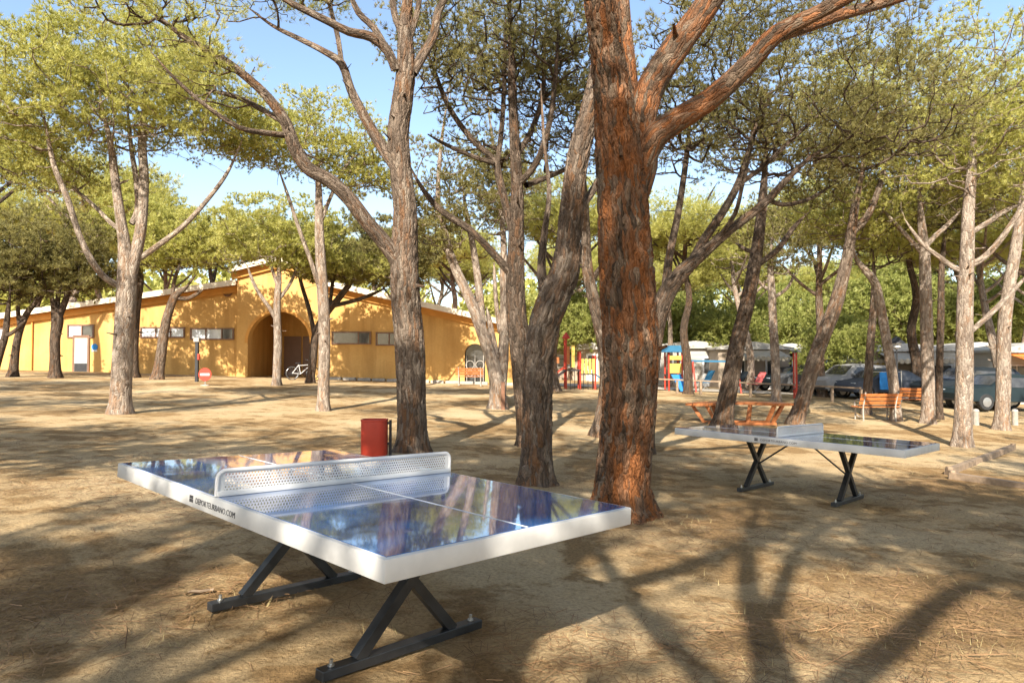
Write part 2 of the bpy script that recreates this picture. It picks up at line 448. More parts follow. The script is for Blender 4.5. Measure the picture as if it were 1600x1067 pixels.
def make_tree(name, label, limbs_w, crowns, mat, nmat, seed, n_tips=320, tufts=12, per=14, nl=.12, nw=.005, zmin=None, bare=.25, flat=.35,
              sides=14, relief=0., group='umbrella pines of the camping ground', origin=None, step=.12, lump=.05, tuft_spread=.135, cat='tree', twig_r=.0075):
    base = np.array(limbs_w[0][0][0]) if origin is None else np.array(origin)
    root = empty(name, tuple(base)); tag(root, label, cat, group)
    wd = Wood(); sk = []
    for i, (P, Rr) in enumerate(limbs_w):
        st = step if not (relief and i == 0) else .022
        p2, r2 = resample(P, Rr, st)
        if i == 0:                                        # root flare, sunk into the ground
            h = p2[:, 2] - p2[0, 2]; r2 = r2 * (1 + .38 * np.exp(-h / .16))
            p2[0, 2] -= .18
        tt_ = np.linspace(0, 1, len(r2)); r2 = r2 * (1 - .65 * sstep(.72, 1.0, tt_))
        sd = sides if i == 0 else max(8, sides // 2)
        if relief and i == 0: sd = int(np.clip(2 * np.pi * np.median(r2) / .016, 60, 120))
        elif relief: sd = 22
        wd.tube(p2 - base, r2, sd, relief if i == 0 else 0, seed + i, lump=lump, roots=(i == 0))
        s2 = slice(None, None, max(1, int(.2 / st)))
        sk.append((p2[s2], r2[s2]))
    rs = np.random.default_rng(seed + 500)
    for i, (p2, r2) in enumerate(sk):                     # broken branch stubs
        for _k in range(9 if i == 0 else 3):
            j = int(rs.uniform(.22 if i == 0 else .15, .9) * (len(p2) - 1)); a = rs.uniform(0, 6.28)
            d = np.array([math.cos(a), math.sin(a), rs.uniform(-.1, .5)]); d /= np.linalg.norm(d); ln = rs.uniform(.04, .30); rr_ = rs.uniform(.08, .17) * r2[j]
            q = p2[j] + d * r2[j] * .7 - base; bend = rs.normal(size=3) * .05
            wd.tube(np.array([q, q + d * ln * .5, q + d * ln + bend * ln]), np.array([rr_ * 1.5, rr_, rr_ * .5]), 6)
    link('trunk', wd.mesh('trunk'), M[mat], root)
    if not crowns: return root
    zs = [c[0][2] - c[1][2] for c in crowns]
    zm = zmin if zmin is not None else base[2] + .42 * (min(c[0][2] for c in crowns) - base[2])
    PP, RR, chains, nfix = grow(sk, crowns, int(n_tips * 1.25), seed + 31, zm, bare, flat=flat, twig_r=twig_r)
    bw = Wood()
    for idx, _b in chains:
        P = PP[idx] - base; rr = RR[idx].copy(); rr[0] = min(rr[0], rr[1] * 1.25) if idx[0] < nfix else min(rr[0], rr[1] * 1.4)
        bw.tube(P, rr, 6 if rr.max() > .025 else (4 if rr.max() > .012 else 3))
    link('branches', bw.mesh('branches'), M[mat if mat != 'bark_red' else 'bark'], root)['kind'] = 'stuff'
    r = np.random.default_rng(seed + 77); cs = []; ax = []
    for idx, b in chains:
        if b and r.random() < .8: continue
        P = PP[idx] - base; t = P[-1]; d = P[-1] - P[-2]; d /= np.linalg.norm(d) + 1e-9
        k = max(2, int(tufts * TUFT * r.uniform(.5, 1.4)))
        o = r.normal(size=(k, 3)) * tuft_spread * np.array([1, 1, .65])
        cs.append(t + o); a = d * .5 + np.array([0, 0, .55]) + o / tuft_spread * .35; ax.append(a / (np.linalg.norm(a, axis=1)[:, None] + 1e-9))
    if cs:
        link('crown', needle_mesh('crown', np.concatenate(cs), np.concatenate(ax), int(per * PER), nl * 1.12, nw * .70 / PER ** .8, seed + 99), M[nmat], root)
    return root
def px_limbs(base, limbs, depth=None):
    """limbs given as (pixel x, pixel y, width in pixels, metres nearer or farther than the base)"""
    b = ghit(*base) if depth is None else None
    y0 = b[1] if depth is None else depth
    out = []
    for i, lb in enumerate(limbs):
        P = []; Rr = []
        for (px, py, wd, dy) in lb:
            P.append(at(px, py, y0 + dy)); Rr.append(wd / 2 / F * (y0 + dy))
        if i == 0:
            g = np.array(b) if b is not None else np.array([*at(lb[0][0], lb[0][1], y0)[:2], float(gz(at(lb[0][0], lb[0][1], y0)[0], y0))])
            P[0] = g
        out.append((np.array(P), np.array(Rr)))
    return out, y0
def C(px, py, y, rx, ry, rz, wgt=1.): return (at(px, py, y), (rx, ry, rz), wgt)

#TREES
PG = 'umbrella pines of the camping ground'
def pxtree(label, base, limbs, crowns, mat, nmat, seed, depth=None, **kw):
    L, y0 = px_limbs(base, limbs, depth)
    cr = [C(c[0], c[1], y0 + c[2], *c[3:]) for c in crowns]
    kw.setdefault('nw', max(.012, .0015 * y0)); kw.setdefault('nl', max(.11, .0055 * y0))
    return make_tree('pine_tree', label, L, cr, mat, nmat, seed, **kw), y0

# the big red-barked pine behind the near table
pxtree('massive leaning pine with orange plated bark right behind the near table corner', (972, 803),
       [[(972, 803, 84, 0), (974, 740, 80, 0), (982, 650, 80, 0), (985, 560, 82, 0), (980, 460, 84, 0), (976, 380, 82, 0), (972, 300, 76, 0), (965, 220, 70, 0), (958, 150, 60, -.05), (948, 80, 51, -.1), (938, 0, 49, -.2), (925, -120, 44, -.3), (910, -260, 42, -.4), (900, -420, 30, -.4)],
        [(985, 330, 40, .1), (1000, 260, 54, .15), (1002, 190, 46, .2), (1020, 130, 44, .3), (1060, 70, 44, .4), (1110, 0, 40, .5), (1170, -110, 38, .6), (1210, -230, 30, .8)],
        [(995, 300, 30, .1), (1015, 225, 44, .1), (1055, 190, 38, .1), (1110, 155, 34, .1), (1165, 105, 32, 0), (1212, 55, 29, -.1), (1275, 22, 22, -.2), (1350, -20, 24, -.3), (1450, -90, 20, -.4)],
        [(1215, 56, 22, -.1), (1260, 42, 20, .1), (1320, 22, 18, .3), (1390, 2, 16, .5), (1480, -30, 13, .8)],
        [(990, 200, 26, .3), (984, 120, 24, .4), (976, 40, 22, .5), (968, -80, 20, .6)]],
       [(940, -420, -.3, 2.2, 2.0, 1.0), (1250, -330, .6, 2.2, 2.0, .9), (1520, -190, .3, 1.5, 1.6, .7)],
       'bark_red', 'needle', 11, relief=.026, n_tips=330, tufts=9, per=12, bare=.25, nw=.024, lump=.035, step=.06)
pxtree('crooked grey-brown pine bending right, just left of the massive orange pine', (836, 757),
       [[(836, 757, 48, 0), (838, 700, 46, 0), (839, 640, 45, 0), (841, 570, 46, 0), (850, 510, 48, 0), (868, 460, 50, 0), (884, 420, 46, 0), (890, 360, 38, .05), (896, 300, 36, .1), (904, 240, 34, .15), (922, 175, 33, .2), (938, 110, 32, .25), (955, 10, 28, .3), (975, -120, 24, .4), (985, -240, 18, .5)],
        [(852, 470, 20, .1), (846, 420, 14, .2), (850, 370, 11, .3), (858, 300, 7, .4), (850, 220, 5, .6), (845, 130, 4, .8)],
        [(893, 345, 14, .1), (925, 300, 12, .5), (955, 250, 10, .9), (990, 200, 8, 1.3)]],
       [(960, -300, .5, 2.4, 2.2, 1.1), (860, -230, 1.2, 1.4, 1.4, .7)], 'bark', 'needle', 12, relief=.018, n_tips=280, tufts=9, per=12, bare=.25, nw=.024)
pxtree('tall dark-branched pine with many upswept limbs, behind the crooked pine', (826, 696),
       [[(826, 696, 34, 0), (822, 640, 33, 0), (815, 560, 33, 0), (806, 470, 30, 0), (806, 380, 25, 0), (808, 300, 20, 0), (804, 220, 16, 0), (800, 130, 13, 0), (797, 40, 10, 0), (795, -60, 8, 0)],
        [(800, 430, 14, 0), (770, 395, 12, -.1), (735, 360, 11, -.2), (690, 330, 10, -.3), (660, 295, 8, -.3), (638, 255, 7, -.4)],
        [(802, 365, 14, 0), (790, 320, 13, .1), (778, 270, 12, .2), (772, 250, 10, .2), (735, 215, 9, .2), (700, 165, 8, .1), (675, 100, 7, 0), (660, 60, 6, 0)],
        [(776, 262, 9, .2), (784, 200, 8, .3), (788, 120, 7, .4), (790, 20, 6, .5)],
        [(808, 290, 12, 0), (838, 255, 10, -.2), (858, 195, 9, -.4), (868, 120, 7, -.5), (872, 40, 6, -.6)],
        [(806, 245, 10, .1), (830, 205, 9, .3), (848, 150, 8, .5), (850, 90, 6, .7), (855, 10, 5, .9)],
        [(822, 290, 10, .1), (860, 275, 8, .6), (905, 255, 7, 1.1)],
        [(771, 255, 8, .1), (740, 245, 7, 0), (700, 228, 6, -.1), (668, 210, 5, -.2)]],
       [(790, -10, .2, 2.4, 2.2, 2.4), (720, 60, .2, 1.3, 1.4, 1.5, .5), (860, 30, .5, 1.3, 1.5, 1.8, .7), (790, 190, 1.0, 1.6, 1.2, 1.2, .4)],
       'bark_dark', 'needle_dull', 13, relief=.012, n_tips=800, tufts=7, per=12, bare=.64, flat=.75, twig_r=.008)
pxtree('straight pine with a long low limb sweeping left, beside the red litter bin', (645, 706),
       [[(645, 706, 46, 0), (644, 640, 44, 0), (641, 560, 45, 0), (634, 470, 44, 0), (632, 400, 42, 0), (633, 330, 36, 0), (627, 270, 34, 0), (622, 210, 34, 0), (628, 160, 33, 0), (634, 110, 30, 0), (634, 50, 24, 0), (638, -30, 20, 0), (640, -130, 15, 0)],
        [(628, 420, 26, 0), (605, 385, 25, -.1), (575, 350, 24, -.2), (545, 310, 23, -.3), (515, 282, 22, -.4), (480, 262, 21, -.5), (458, 225, 20, -.6), (448, 195, 18, -.7), (425, 160, 15, -.8), (390, 125, 13, -.9), (340, 88, 12, -1.0), (290, 60, 10, -1.1), (235, 15, 9, -1.2), (190, -30, 7, -1.3)],
        [(452, 212, 10, -.6), (415, 208, 9, -.9), (375, 200, 8, -1.2), (330, 172, 7, -1.4), (280, 130, 6, -1.6), (235, 80, 5, -1.8)],
        [(440, 190, 8, -.7), (410, 172, 9, -.4), (370, 152, 8, -.2), (320, 140, 7, 0)],
        [(618, 260, 20, .1), (592, 222, 18, .2), (568, 180, 16, .2), (548, 140, 14, .2), (534, 100, 13, .2), (505, 80, 10, .2), (465, 60, 8, .3), (425, 40, 7, .4), (385, 10, 6, .5)],
        [(534, 102, 8, .2), (528, 60, 8, .3), (518, 20, 7, .4), (508, -30, 6, .5)],
        [(618, 110, 14, -.1), (606, 80, 15, -.2), (580, 58, 15, -.3), (545, 50, 13, -.4), (515, 35, 12, -.5), (480, 18, 11, -.6), (445, 0, 9, -.7), (400, -30, 7, -.8)],
        [(606, 82, 11, -.2), (585, 45, 11, -.2), (560, 20, 10, -.2), (545, -15, 9, -.2)],
        [(645, 115, 16, 0), (662, 85, 15, .1), (678, 55, 14, .2), (684, 20, 13, .3), (700, -10, 11, .3), (730, -60, 8, .4)],
        [(632, 60, 12, .1), (616, 20, 11, .2), (612, -40, 9, .3)],
        [(652, 400, 9, .1), (690, 425, 7, .4), (720, 450, 5, .7)] if False else [(640, 60, 10, 0), (652, 20, 9, 0), (660, -40, 7, 0)]],
       [(630, -170, 0, 2.4, 2.0, 1.1, 1.4), (400, -40, .2, 1.3, 1.2, .6, .8), (230, -30, -1.4, 1.3, 1.2, .75, 1.0), (500, -60, .2, 1.2, 1.2, .7, .8), (310, 110, -.8, 1.0, 1.0, .55, .45)],
       'bark', 'needle', 14, relief=.013, n_tips=500, tufts=9, per=12, bare=.38, flat=.8, zmin=4.0, nw=.013)
pxtree('double-stemmed sunlit pine with broad pale crown in front of the ochre building', (187, 646),
       [[(187, 646, 31, 0), (189, 600, 30, 0), (193, 540, 29, 0), (197, 470, 28, 0), (199, 425, 27, 0), (194, 380, 18, 0), (188, 340, 15, 0), (180, 280, 13, 0), (172, 220, 10, 0), (160, 170, 8, 0), (150, 110, 6, 0)],
        [(203, 430, 20, 0), (215, 385, 18, .1), (222, 340, 16, .2), (225, 280, 14, .3), (222, 220, 12, .4), (228, 160, 8, .5), (238, 90, 6, .6)],
        [(188, 447, 11, 0), (165, 435, 10, -.2), (145, 410, 10, -.4), (125, 370, 9, -.5), (105, 310, 9, -.6), (85, 260, 8, -.7), (72, 200, 6, -.8), (66, 160, 5, -.8)],
        [(206, 412, 10, .1), (245, 385, 9, .2), (290, 350, 8, .3), (330, 305, 7, .4), (358, 265, 6, .5), (378, 220, 4, .6)],
        [(196, 365, 8, 0), (175, 350, 7, .3), (145, 320, 6, .7), (110, 290, 5, 1.0), (70, 255, 4, 1.3)],
        [(205, 350, 9, .2), (215, 330, 10, .3), (214, 290, 9, .4), (205, 230, 7, .5), (198, 160, 6, .6)]],
       [(185, 150, 0, 3.3, 2.8, 1.9, 2.0), (70, 150, -.4, 1.8, 1.8, 1.9, .9), (320, 165, .4, 1.2, 1.6, 1.3, .6), (200, 80, .3, 2.2, 2.0, 1.4, .9), (60, 250, .8, 1.6, 1.8, 1.2, .5)],
       'bark_pale', 'needle', 15, n_tips=820, tufts=13, per=12, bare=.25, nw=.027, flat=.55, sides=24)
pxtree('slim pale pine standing alone before the arched portal', (505, 642),
       [[(505, 642, 19, 0), (506, 590, 18, 0), (507, 520, 18, 0), (503, 440, 17, 0), (499, 360, 14, 0), (498, 300, 11, 0), (495, 240, 8, 0), (490, 190, 5, 0)],
        [(505, 470, 8, 0), (488, 415, 7, -.2), (468, 360, 6, -.4), (448, 300, 5, -.5), (430, 250, 4, -.6)],
        [(500, 350, 7, 0), (520, 300, 6, .2), (548, 250, 5, .4), (580, 235, 4, .5)]],
       [(475, 215, 0, 2.6, 2.3, 1.15, 1.5), (560, 265, .4, 1.4, 1.4, .8, .6), (400, 215, -.3, 1.3, 1.5, .8, .6)], 'bark_pale', 'needle', 16, n_tips=420, tufts=11, per=12, bare=.28, flat=.7, sides=18)
pxtree('thin grey pine growing straight in front of the archway', (432, 602),
       [[(432, 602, 13, 0), (434, 540, 12, 0), (433, 480, 11, 0), (436, 430, 9, 0), (438, 390, 7, 0)],
        [(432, 500, 7, 0), (420, 480, 6, -.2), (400, 450, 6, -.3), (386, 415, 5, -.4)], [(435, 450, 6, 0), (425, 420, 5, .2), (418, 390, 4, .3)], [(434, 470, 6, 0), (455, 440, 5, .3), (470, 400, 4, .5)]],
       [(432, 362, 0, 3.0, 2.4, 1.6), (475, 400, .3, 1.6, 1.6, 1.0, .5)], 'bark_pale', 'needle', 17, n_tips=420, tufts=10, per=12, bare=.3, flat=.7)
pxtree('dark spreading pine shading the right wing windows of the ochre building', (484, 601),
       [[(484, 601, 13, 0), (489, 560, 13, 0), (494, 520, 12, 0), (510, 490, 11, 0), (530, 465, 10, 0), (552, 435, 8, 0), (570, 400, 6, 0)],
        [(492, 525, 8, 0), (482, 480, 7, .2), (470, 440, 6, .3), (462, 400, 5, .4)], [(520, 478, 7, 0), (560, 468, 6, .2), (600, 452, 5, .4)], [(515, 485, 6, 0), (520, 440, 6, .3), (530, 390, 5, .5)]],
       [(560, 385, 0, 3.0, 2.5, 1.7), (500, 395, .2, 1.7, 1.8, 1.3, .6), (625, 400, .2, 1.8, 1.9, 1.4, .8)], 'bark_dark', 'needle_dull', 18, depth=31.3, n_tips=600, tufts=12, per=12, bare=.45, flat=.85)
pxtree('bleached pine splitting into pale slanting stems near the building corner', (779, 638),
       [[(779, 638, 28, 0), (776, 600, 24, 0), (768, 560, 21, 0), (752, 515, 19, 0), (735, 470, 17, 0), (716, 430, 15, 0), (701, 390, 13, 0), (692, 350, 10, 0), (684, 310, 8, 0), (690, 220, 6, .1), (705, 120, 4, .2)],
        [(754, 520, 14, 0), (751, 480, 13, .2), (746, 430, 12, .3), (738, 380, 10, .4), (728, 330, 8, .5), (722, 280, 6, .6)],
        [(781, 610, 20, .1), (786, 560, 18, .2), (788, 500, 14, .3), (787, 430, 12, .4), (786, 360, 9, .5), (775, 260, 7, .5), (760, 150, 5, .4)],
        [(776, 560, 12, .1), (768, 520, 10, .3), (760, 480, 7, .5)], [(782, 520, 9, .3), (775, 470, 7, .4), (772, 410, 5, .5)]],
       [(720, 280, 0, 2.5, 2.2, 1.7), (790, 280, .5, 1.7, 1.8, 1.5, .7), (690, 350, 0, 1.3, 1.5, 1.0, .5), (720, 60, .3, 3.0, 2.8, 1.7, 1.3)], 'bark_pale', 'needle_dull', 19, n_tips=720, tufts=9, per=12, bare=.4, flat=.85)
pxtree('brown pine mostly hidden behind the massive orange pine', (938, 682),
       [[(938, 682, 30, 0), (944, 640, 24, 0), (948, 590, 22, 0), (944, 540, 22, 0), (930, 480, 20, 0), (918, 420, 18, 0), (915, 360, 15, 0), (912, 300, 12, .1), (905, 240, 10, .2), (900, 160, 8, .3)],
        [(922, 440, 10, 0), (950, 400, 9, .2), (975, 330, 8, .4), (1000, 260, 6, .6)]],
       [(900, 120, .2, 1.9, 1.9, 1.7), (990, 200, .6, 1.5, 1.6, 1.2, .6)], 'bark', 'needle_dull', 20, n_tips=380, tufts=8, per=12, bare=.6, flat=.85)
pxtree('dark fan-branched pine spreading right from behind the massive orange pine', (1004, 706),
       [[(1004, 706, 34, 0), (1010, 640, 32, 0), (1016, 570, 30, 0), (1024, 510, 29, 0), (1040, 462, 28, 0), (1066, 425, 24, 0), (1096, 398, 18, 0), (1140, 360, 15, 0), (1190, 322, 13, 0), (1230, 280, 11, 0), (1275, 240, 9, 0), (1340, 210, 6, 0)],
        [(1078, 415, 15, 0), (1100, 375, 14, .1), (1130, 330, 13, .2), (1152, 290, 12, .3), (1168, 245, 10, .4), (1180, 200, 8, .4), (1195, 140, 6, .5)],
        [(1120, 375, 8, 0), (1148, 335, 7, -.3), (1160, 290, 6, -.6), (1175, 230, 5, -.8)],
        [(1200, 312, 8, 0), (1225, 320, 7, .3), (1262, 312, 6, .6), (1300, 290, 5, .9)],
        [(1150, 292, 8, .3), (1190, 262, 7, .2), (1235, 220, 6, .1), (1290, 170, 5, 0)],
        [(1040, 460, 16, .1), (1046, 400, 13, .4), (1060, 330, 11, .7), (1072, 250, 9, 1.0), (1080, 170, 7, 1.3)]],
       [(1240, 110, .2, 3.0, 2.6, 1.7, 1.6), (1100, 130, .8, 1.8, 2.0, 1.6, .9), (1380, 170, 0, 1.7, 2.0, 1.1, .8), (1200, -10, .5, 2.6, 2.2, 1.1, .9)],
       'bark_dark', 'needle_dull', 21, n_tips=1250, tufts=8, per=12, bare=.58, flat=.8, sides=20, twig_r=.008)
pxtree('dark leaning pine in front of the orange ring bench', (1128, 668),
       [[(1128, 668, 30, 0), (1134, 630, 27, 0), (1144, 580, 26, 0), (1154, 530, 24, 0), (1166, 480, 23, 0), (1176, 430, 21, 0), (1184, 380, 18, 0), (1190, 330, 15, 0), (1195, 270, 12, 0), (1200, 200, 9, 0)],
        [(1182, 415, 10, 0), (1215, 390, 9, .2), (1238, 358, 8, .4), (1260, 335, 6, .6)], [(1180, 395, 7, 0), (1165, 390, 6, .2), (1150, 380, 5, .4)]],
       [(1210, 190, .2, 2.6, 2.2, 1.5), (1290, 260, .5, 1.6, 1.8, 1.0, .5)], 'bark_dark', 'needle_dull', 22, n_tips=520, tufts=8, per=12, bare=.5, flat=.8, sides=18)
pxtree('orange-brown forked pine leaning right behind the far ping pong table', (1242, 664),
       [[(1242, 664, 24, 0), (1256, 620, 23, 0), (1270, 570, 23, 0), (1288, 520, 22, 0), (1306, 475, 21, 0), (1318, 430, 18, 0), (1326, 390, 16, 0), (1332, 350, 14, 0), (1338, 310, 12, 0), (1348, 260, 9, 0), (1352, 200, 7, 0)],
        [(1332, 362, 12, 0), (1350, 345, 11, .1), (1366, 315, 10, .2), (1380, 270, 8, .3), (1386, 220, 6, .4)]],
       [(1370, 150, 0, 2.8, 2.4, 1.6), (1330, 230, .8, 1.5, 1.6, .9, .4)], 'bark', 'needle', 23, n_tips=540, tufts=9, per=12, bare=.5, flat=.8, sides=18)
pxtree('slender white-barked pine right of the leaning dark pine', (1213, 627),
       [[(1213, 627, 14, 0), (1212, 580, 13, 0), (1209, 520, 13, 0), (1206, 460, 12, 0), (1204, 410, 9, 0), (1208, 360, 6, 0)],
        [(1209, 465, 6, 0), (1230, 450, 5, .2), (1243, 425, 4, .4)], [(1207, 455, 6, 0), (1190, 445, 5, .2), (1180, 430, 4, .3)]],
       [(1215, 360, 0, 2.3, 2.1, 1.7)], 'bark_pale', 'needle_dull', 24, n_tips=260, tufts=8, per=12, bare=.55, flat=.9)
pxtree('pale bent pine with a dark foot beside the slatted benches', (1400, 658),
       [[(1400, 658, 16, 0), (1398, 620, 15, 0), (1392, 570, 14, 0), (1383, 520, 14, 0), (1374, 470, 14, 0), (1366, 440, 13, 0), (1350, 420, 11, 0), (1336, 400, 9, 0), (1330, 360, 7, 0)]],
       [(1320, 320, 0, 2.0, 2.0, 1.2)], 'bark_pale', 'needle', 25, n_tips=240, tufts=8, per=12, bare=.45, flat=.8)
pxtree('short thin pine stem with a dark base directly behind the slatted bench', (1353, 647),
       [[(1353, 647, 14, 0), (1356, 600, 13, 0), (1360, 540, 12, 0), (1364, 490, 11, 0), (1366, 440, 9, 0), (1364, 390, 6, 0)]],
       [(1370, 350, 0, 2.2, 2.2, 1.5)], 'bark', 'needle', 26, n_tips=240, tufts=8, per=12, bare=.45, flat=.8)
pxtree('thick mottled pine with crossing upper limbs, third trunk from the right edge', (1450, 662),
       [[(1450, 662, 20, 0), (1450, 600, 19, 0), (1448, 520, 18, 0), (1446, 450, 17, 0), (1444, 390, 15, 0), (1440, 350, 12, 0), (1437, 310, 9, 0), (1430, 250, 7, 0)],
        [(1446, 385, 9, 0), (1462, 368, 8, .1), (1480, 352, 7, .2), (1500, 330, 5, .3)], [(1445, 400, 8, 0), (1420, 372, 7, .2), (1390, 340, 6, .4), (1376, 322, 5, .5)]],
       [(1440, 230, 0, 2.6, 2.3, 1.7)], 'bark_pale', 'needle_dull', 27, n_tips=380, tufts=8, per=12, bare=.5, flat=.9)
pxtree('narrow dark pine trunk just right of the thick mottled one', (1468, 655),
       [[(1468, 655, 10, 0), (1468, 580, 10, 0), (1470, 500, 10, 0), (1471, 430, 9, 0), (1476, 370, 7, 0), (1484, 320, 5, 0)]],
       [(1480, 300, 0, 2.2, 2.0, 1.5)], 'bark_dark', 'needle_dull', 28, n_tips=220, tufts=8, per=12, bare=.4, flat=.8)
pxtree('tall pale pine with dark foot and side limbs, second trunk from the right edge', (1503, 698),
       [[(1503, 698, 27, 0), (1505, 650, 25, 0), (1507, 590, 24, 0), (1507, 520, 23, 0), (1509, 450, 22, 0), (1511, 390, 20, 0), (1513, 330, 18, 0), (1518, 270, 15, 0), (1522, 210, 11, 0), (1526, 140, 8, 0)],
        [(1508, 425, 9, 0), (1490, 418, 8, .1), (1468, 402, 7, .2), (1440, 380, 6, .3), (1415, 345, 5, .4)],
        [(1516, 415, 11, 0), (1540, 400, 10, -.1), (1565, 372, 9, -.2), (1590, 335, 8, -.3), (1615, 290, 6, -.4)],
        [(1515, 365, 9, 0), (1540, 350, 8, .2), (1570, 330, 7, .4), (1600, 318, 5, .6)],
        [(1512, 522, 8, 0), (1535, 502, 8, .3), (1560, 478, 8, .6), (1585, 452, 7, .9), (1610, 425, 6, 1.2)]],
       [(1530, 90, 0, 2.3, 2.3, 1.6, 1.2), (1590, 180, -.3, 1.4, 1.6, 1.2, .7), (1450, 230, .4, 1.4, 1.6, 1.0, .6), (1560, 250, .5, 1.6, 1.6, 1.0, .6)],
       'bark_pale', 'needle', 29, n_tips=560, tufts=9, per=12, bare=.5, flat=.9, sides=22)
pxtree('pale pine trunk nearest the right edge with a darker leaning top', (1565, 671),
       [[(1565, 671, 20, 0), (1567, 620, 20, 0), (1568, 560, 20, 0), (1570, 500, 19, 0), (1578, 440, 18, 0), (1588, 380, 16, 0), (1598, 310, 12, 0), (1605, 240, 8, 0)]],
       [(1610, 180, 0, 2.6, 2.3, 1.7)], 'bark_pale', 'needle', 30, n_tips=320, tufts=9, per=12, bare=.4, flat=.8)
pxtree('curved pine leaning right at the foot of the left wing wall', (246, 592),
       [[(246, 592, 17, 0), (251, 560, 15, 0), (256, 520, 14, 0), (263, 490, 13, 0), (274, 462, 12, 0), (290, 450, 9, 0), (305, 430, 7, 0)],
        [(272, 465, 8, 0), (295, 466, 6, .2), (318, 452, 5, .4)], [(270, 470, 7, 0), (272, 440, 6, .2), (282, 410, 5, .3)]],
       [(315, 375, 0, 3.0, 2.4, 1.5), (260, 390, .2, 1.7, 1.7, 1.2, .5)], 'bark', 'needle', 31, depth=30.6, n_tips=380, tufts=10, per=12, bare=.3, flat=.7)
pxtree('dark pine trunk half hidden behind the double-stemmed pine', (208, 588),
       [[(208, 588, 15, 0), (209, 540, 14, 0), (213, 480, 13, 0), (218, 440, 12, 0), (216, 400, 9, 0), (214, 360, 7, 0)]],
       [(225, 350, 0, 2.4, 2.3, 1.3)], 'bark_dark', 'needle', 32, depth=31.5, n_tips=220, tufts=10, per=12, bare=.3, flat=.7)
pxtree('stout pine with a flared top beside the small service door', (86, 590),
       [[(86, 590, 18, 0), (86, 560, 15, 0), (86, 530, 15, 0), (90, 500, 17, 0), (84, 475, 13, 0), (76, 455, 9, 0)],
        [(92, 495, 11, 0), (102, 470, 9, .2), (112, 440, 7, .4)], [(88, 490, 8, 0), (92, 450, 7, .3), (94, 410, 5, .5)]],
       [(80, 385, 0, 3.0, 2.6, 1.8), (135, 420, .2, 1.5, 1.7, 1.1, .5)], 'bark_dark', 'needle_dull', 33, n_tips=420, tufts=10, per=12, bare=.4, flat=.85)
pxtree('dark leaning pine second from the left edge by the building', (20, 586),
       [[(20, 586, 14, 0), (24, 550, 11, 0), (30, 520, 10, 0), (42, 490, 9, 0), (60, 468, 7, 0), (80, 450, 5, 0)], [(32, 515, 7, 0), (28, 480, 6, .2), (34, 445, 5, .3)]],
       [(30, 420, 0, 2.4, 2.2, 1.5)], 'bark_dark', 'needle_dull', 34, depth=29, n_tips=260, tufts=9, per=12, bare=.4, flat=.85)
pxtree('dark crooked pine cut by the left edge of the picture', (-12, 586),
       [[(-12, 586, 14, 0), (0, 550, 12, 0), (8, 525, 10, 0), (12, 490, 8, 0), (16, 455, 6, 0)], [(8, 525, 7, 0), (22, 518, 6, -.1), (40, 500, 5, -.2)]],
       [(-30, 400, 0, 2.8, 2.4, 1.8)], 'bark_dark', 'needle_dull', 35, depth=28, n_tips=280, tufts=9, per=12, bare=.4, flat=.85)

# ---- general far pines and leafy trees: a few builds, each copied
def gen_pine(seed, H, rc, mat, nmat, **kw):
    r = np.random.default_rng(seed)
    P = [np.array([0, 0, 0.])]; lean = r.normal(size=2) * .05
    for k in range(1, 7): P.append(np.array([lean[0] * k * H / 6 * k / 3 + r.normal() * .12, lean[1] * k * H / 6 + r.normal() * .12, H * .92 * k / 6]))
    P = np.array(P); Rr = np.linspace(.24, .07, 7) * H / 10
    limbs = [(P, Rr)]
    for k in range(5):
        a = r.uniform(0, 6.28); i = r.integers(3, 5); s = P[i] + (P[i + 1] - P[i]) * r.random(); d = np.array([math.cos(a), math.sin(a), .9])
        Ll = rc * r.uniform(.6, .9)
        limbs.append((np.array([s, s + d * Ll * .35 + [0, 0, -.1], s + d * Ll * .75 + [0, 0, .1], s + d * Ll]), np.array([.09, .07, .05, .03]) * H / 10))
    top = P[-1]
    cr = [(top + np.array([0, 0, -H * .10]), (rc, rc, H * .17), 2.)]
    for k in range(3):
        a = r.uniform(0, 6.28); cr.append((top + np.array([math.cos(a) * rc * .6, math.sin(a) * rc * .6, -H * r.uniform(.08, .2)]), (rc * .5, rc * .5, H * .1), .6))
    kw.setdefault('bare', .22); kw.setdefault('flat', .6)
    return make_tree('pine_tree', 'x', limbs, cr, mat, nmat, seed, **kw)
def gen_leafy(seed, H, rc, nmat):
    r = np.random.default_rng(seed)
    P = np.array([[0, 0, 0], [.05, .03, H * .2], [r.normal() * .2, r.normal() * .2, H * .5], [r.normal() * .3, r.normal() * .3, H * .8]]); Rr = np.array([.2, .16, .1, .05]) * H / 8
    cr = [(np.array([0, 0, H * .58]), (rc, rc, H * .40), 2.)]
    for k in range(4):
        a = r.uniform(0, 6.28); cr.append((np.array([math.cos(a) * rc * .55, math.sin(a) * rc * .55, H * r.uniform(.4, .75)]), (rc * .55, rc * .55, H * .2), .8))
    return make_tree('leafy_tree', 'x', [(P, Rr)], cr, 'bark_dark', nmat, seed, n_tips=300, tufts=9, per=9, nl=.27, nw=.10, bare=.08, flat=.85, tuft_spread=.34, zmin=H * .12, cat='tree', group='leafy trees along the camping road', origin=(0, 0, 0), twig_r=.008)
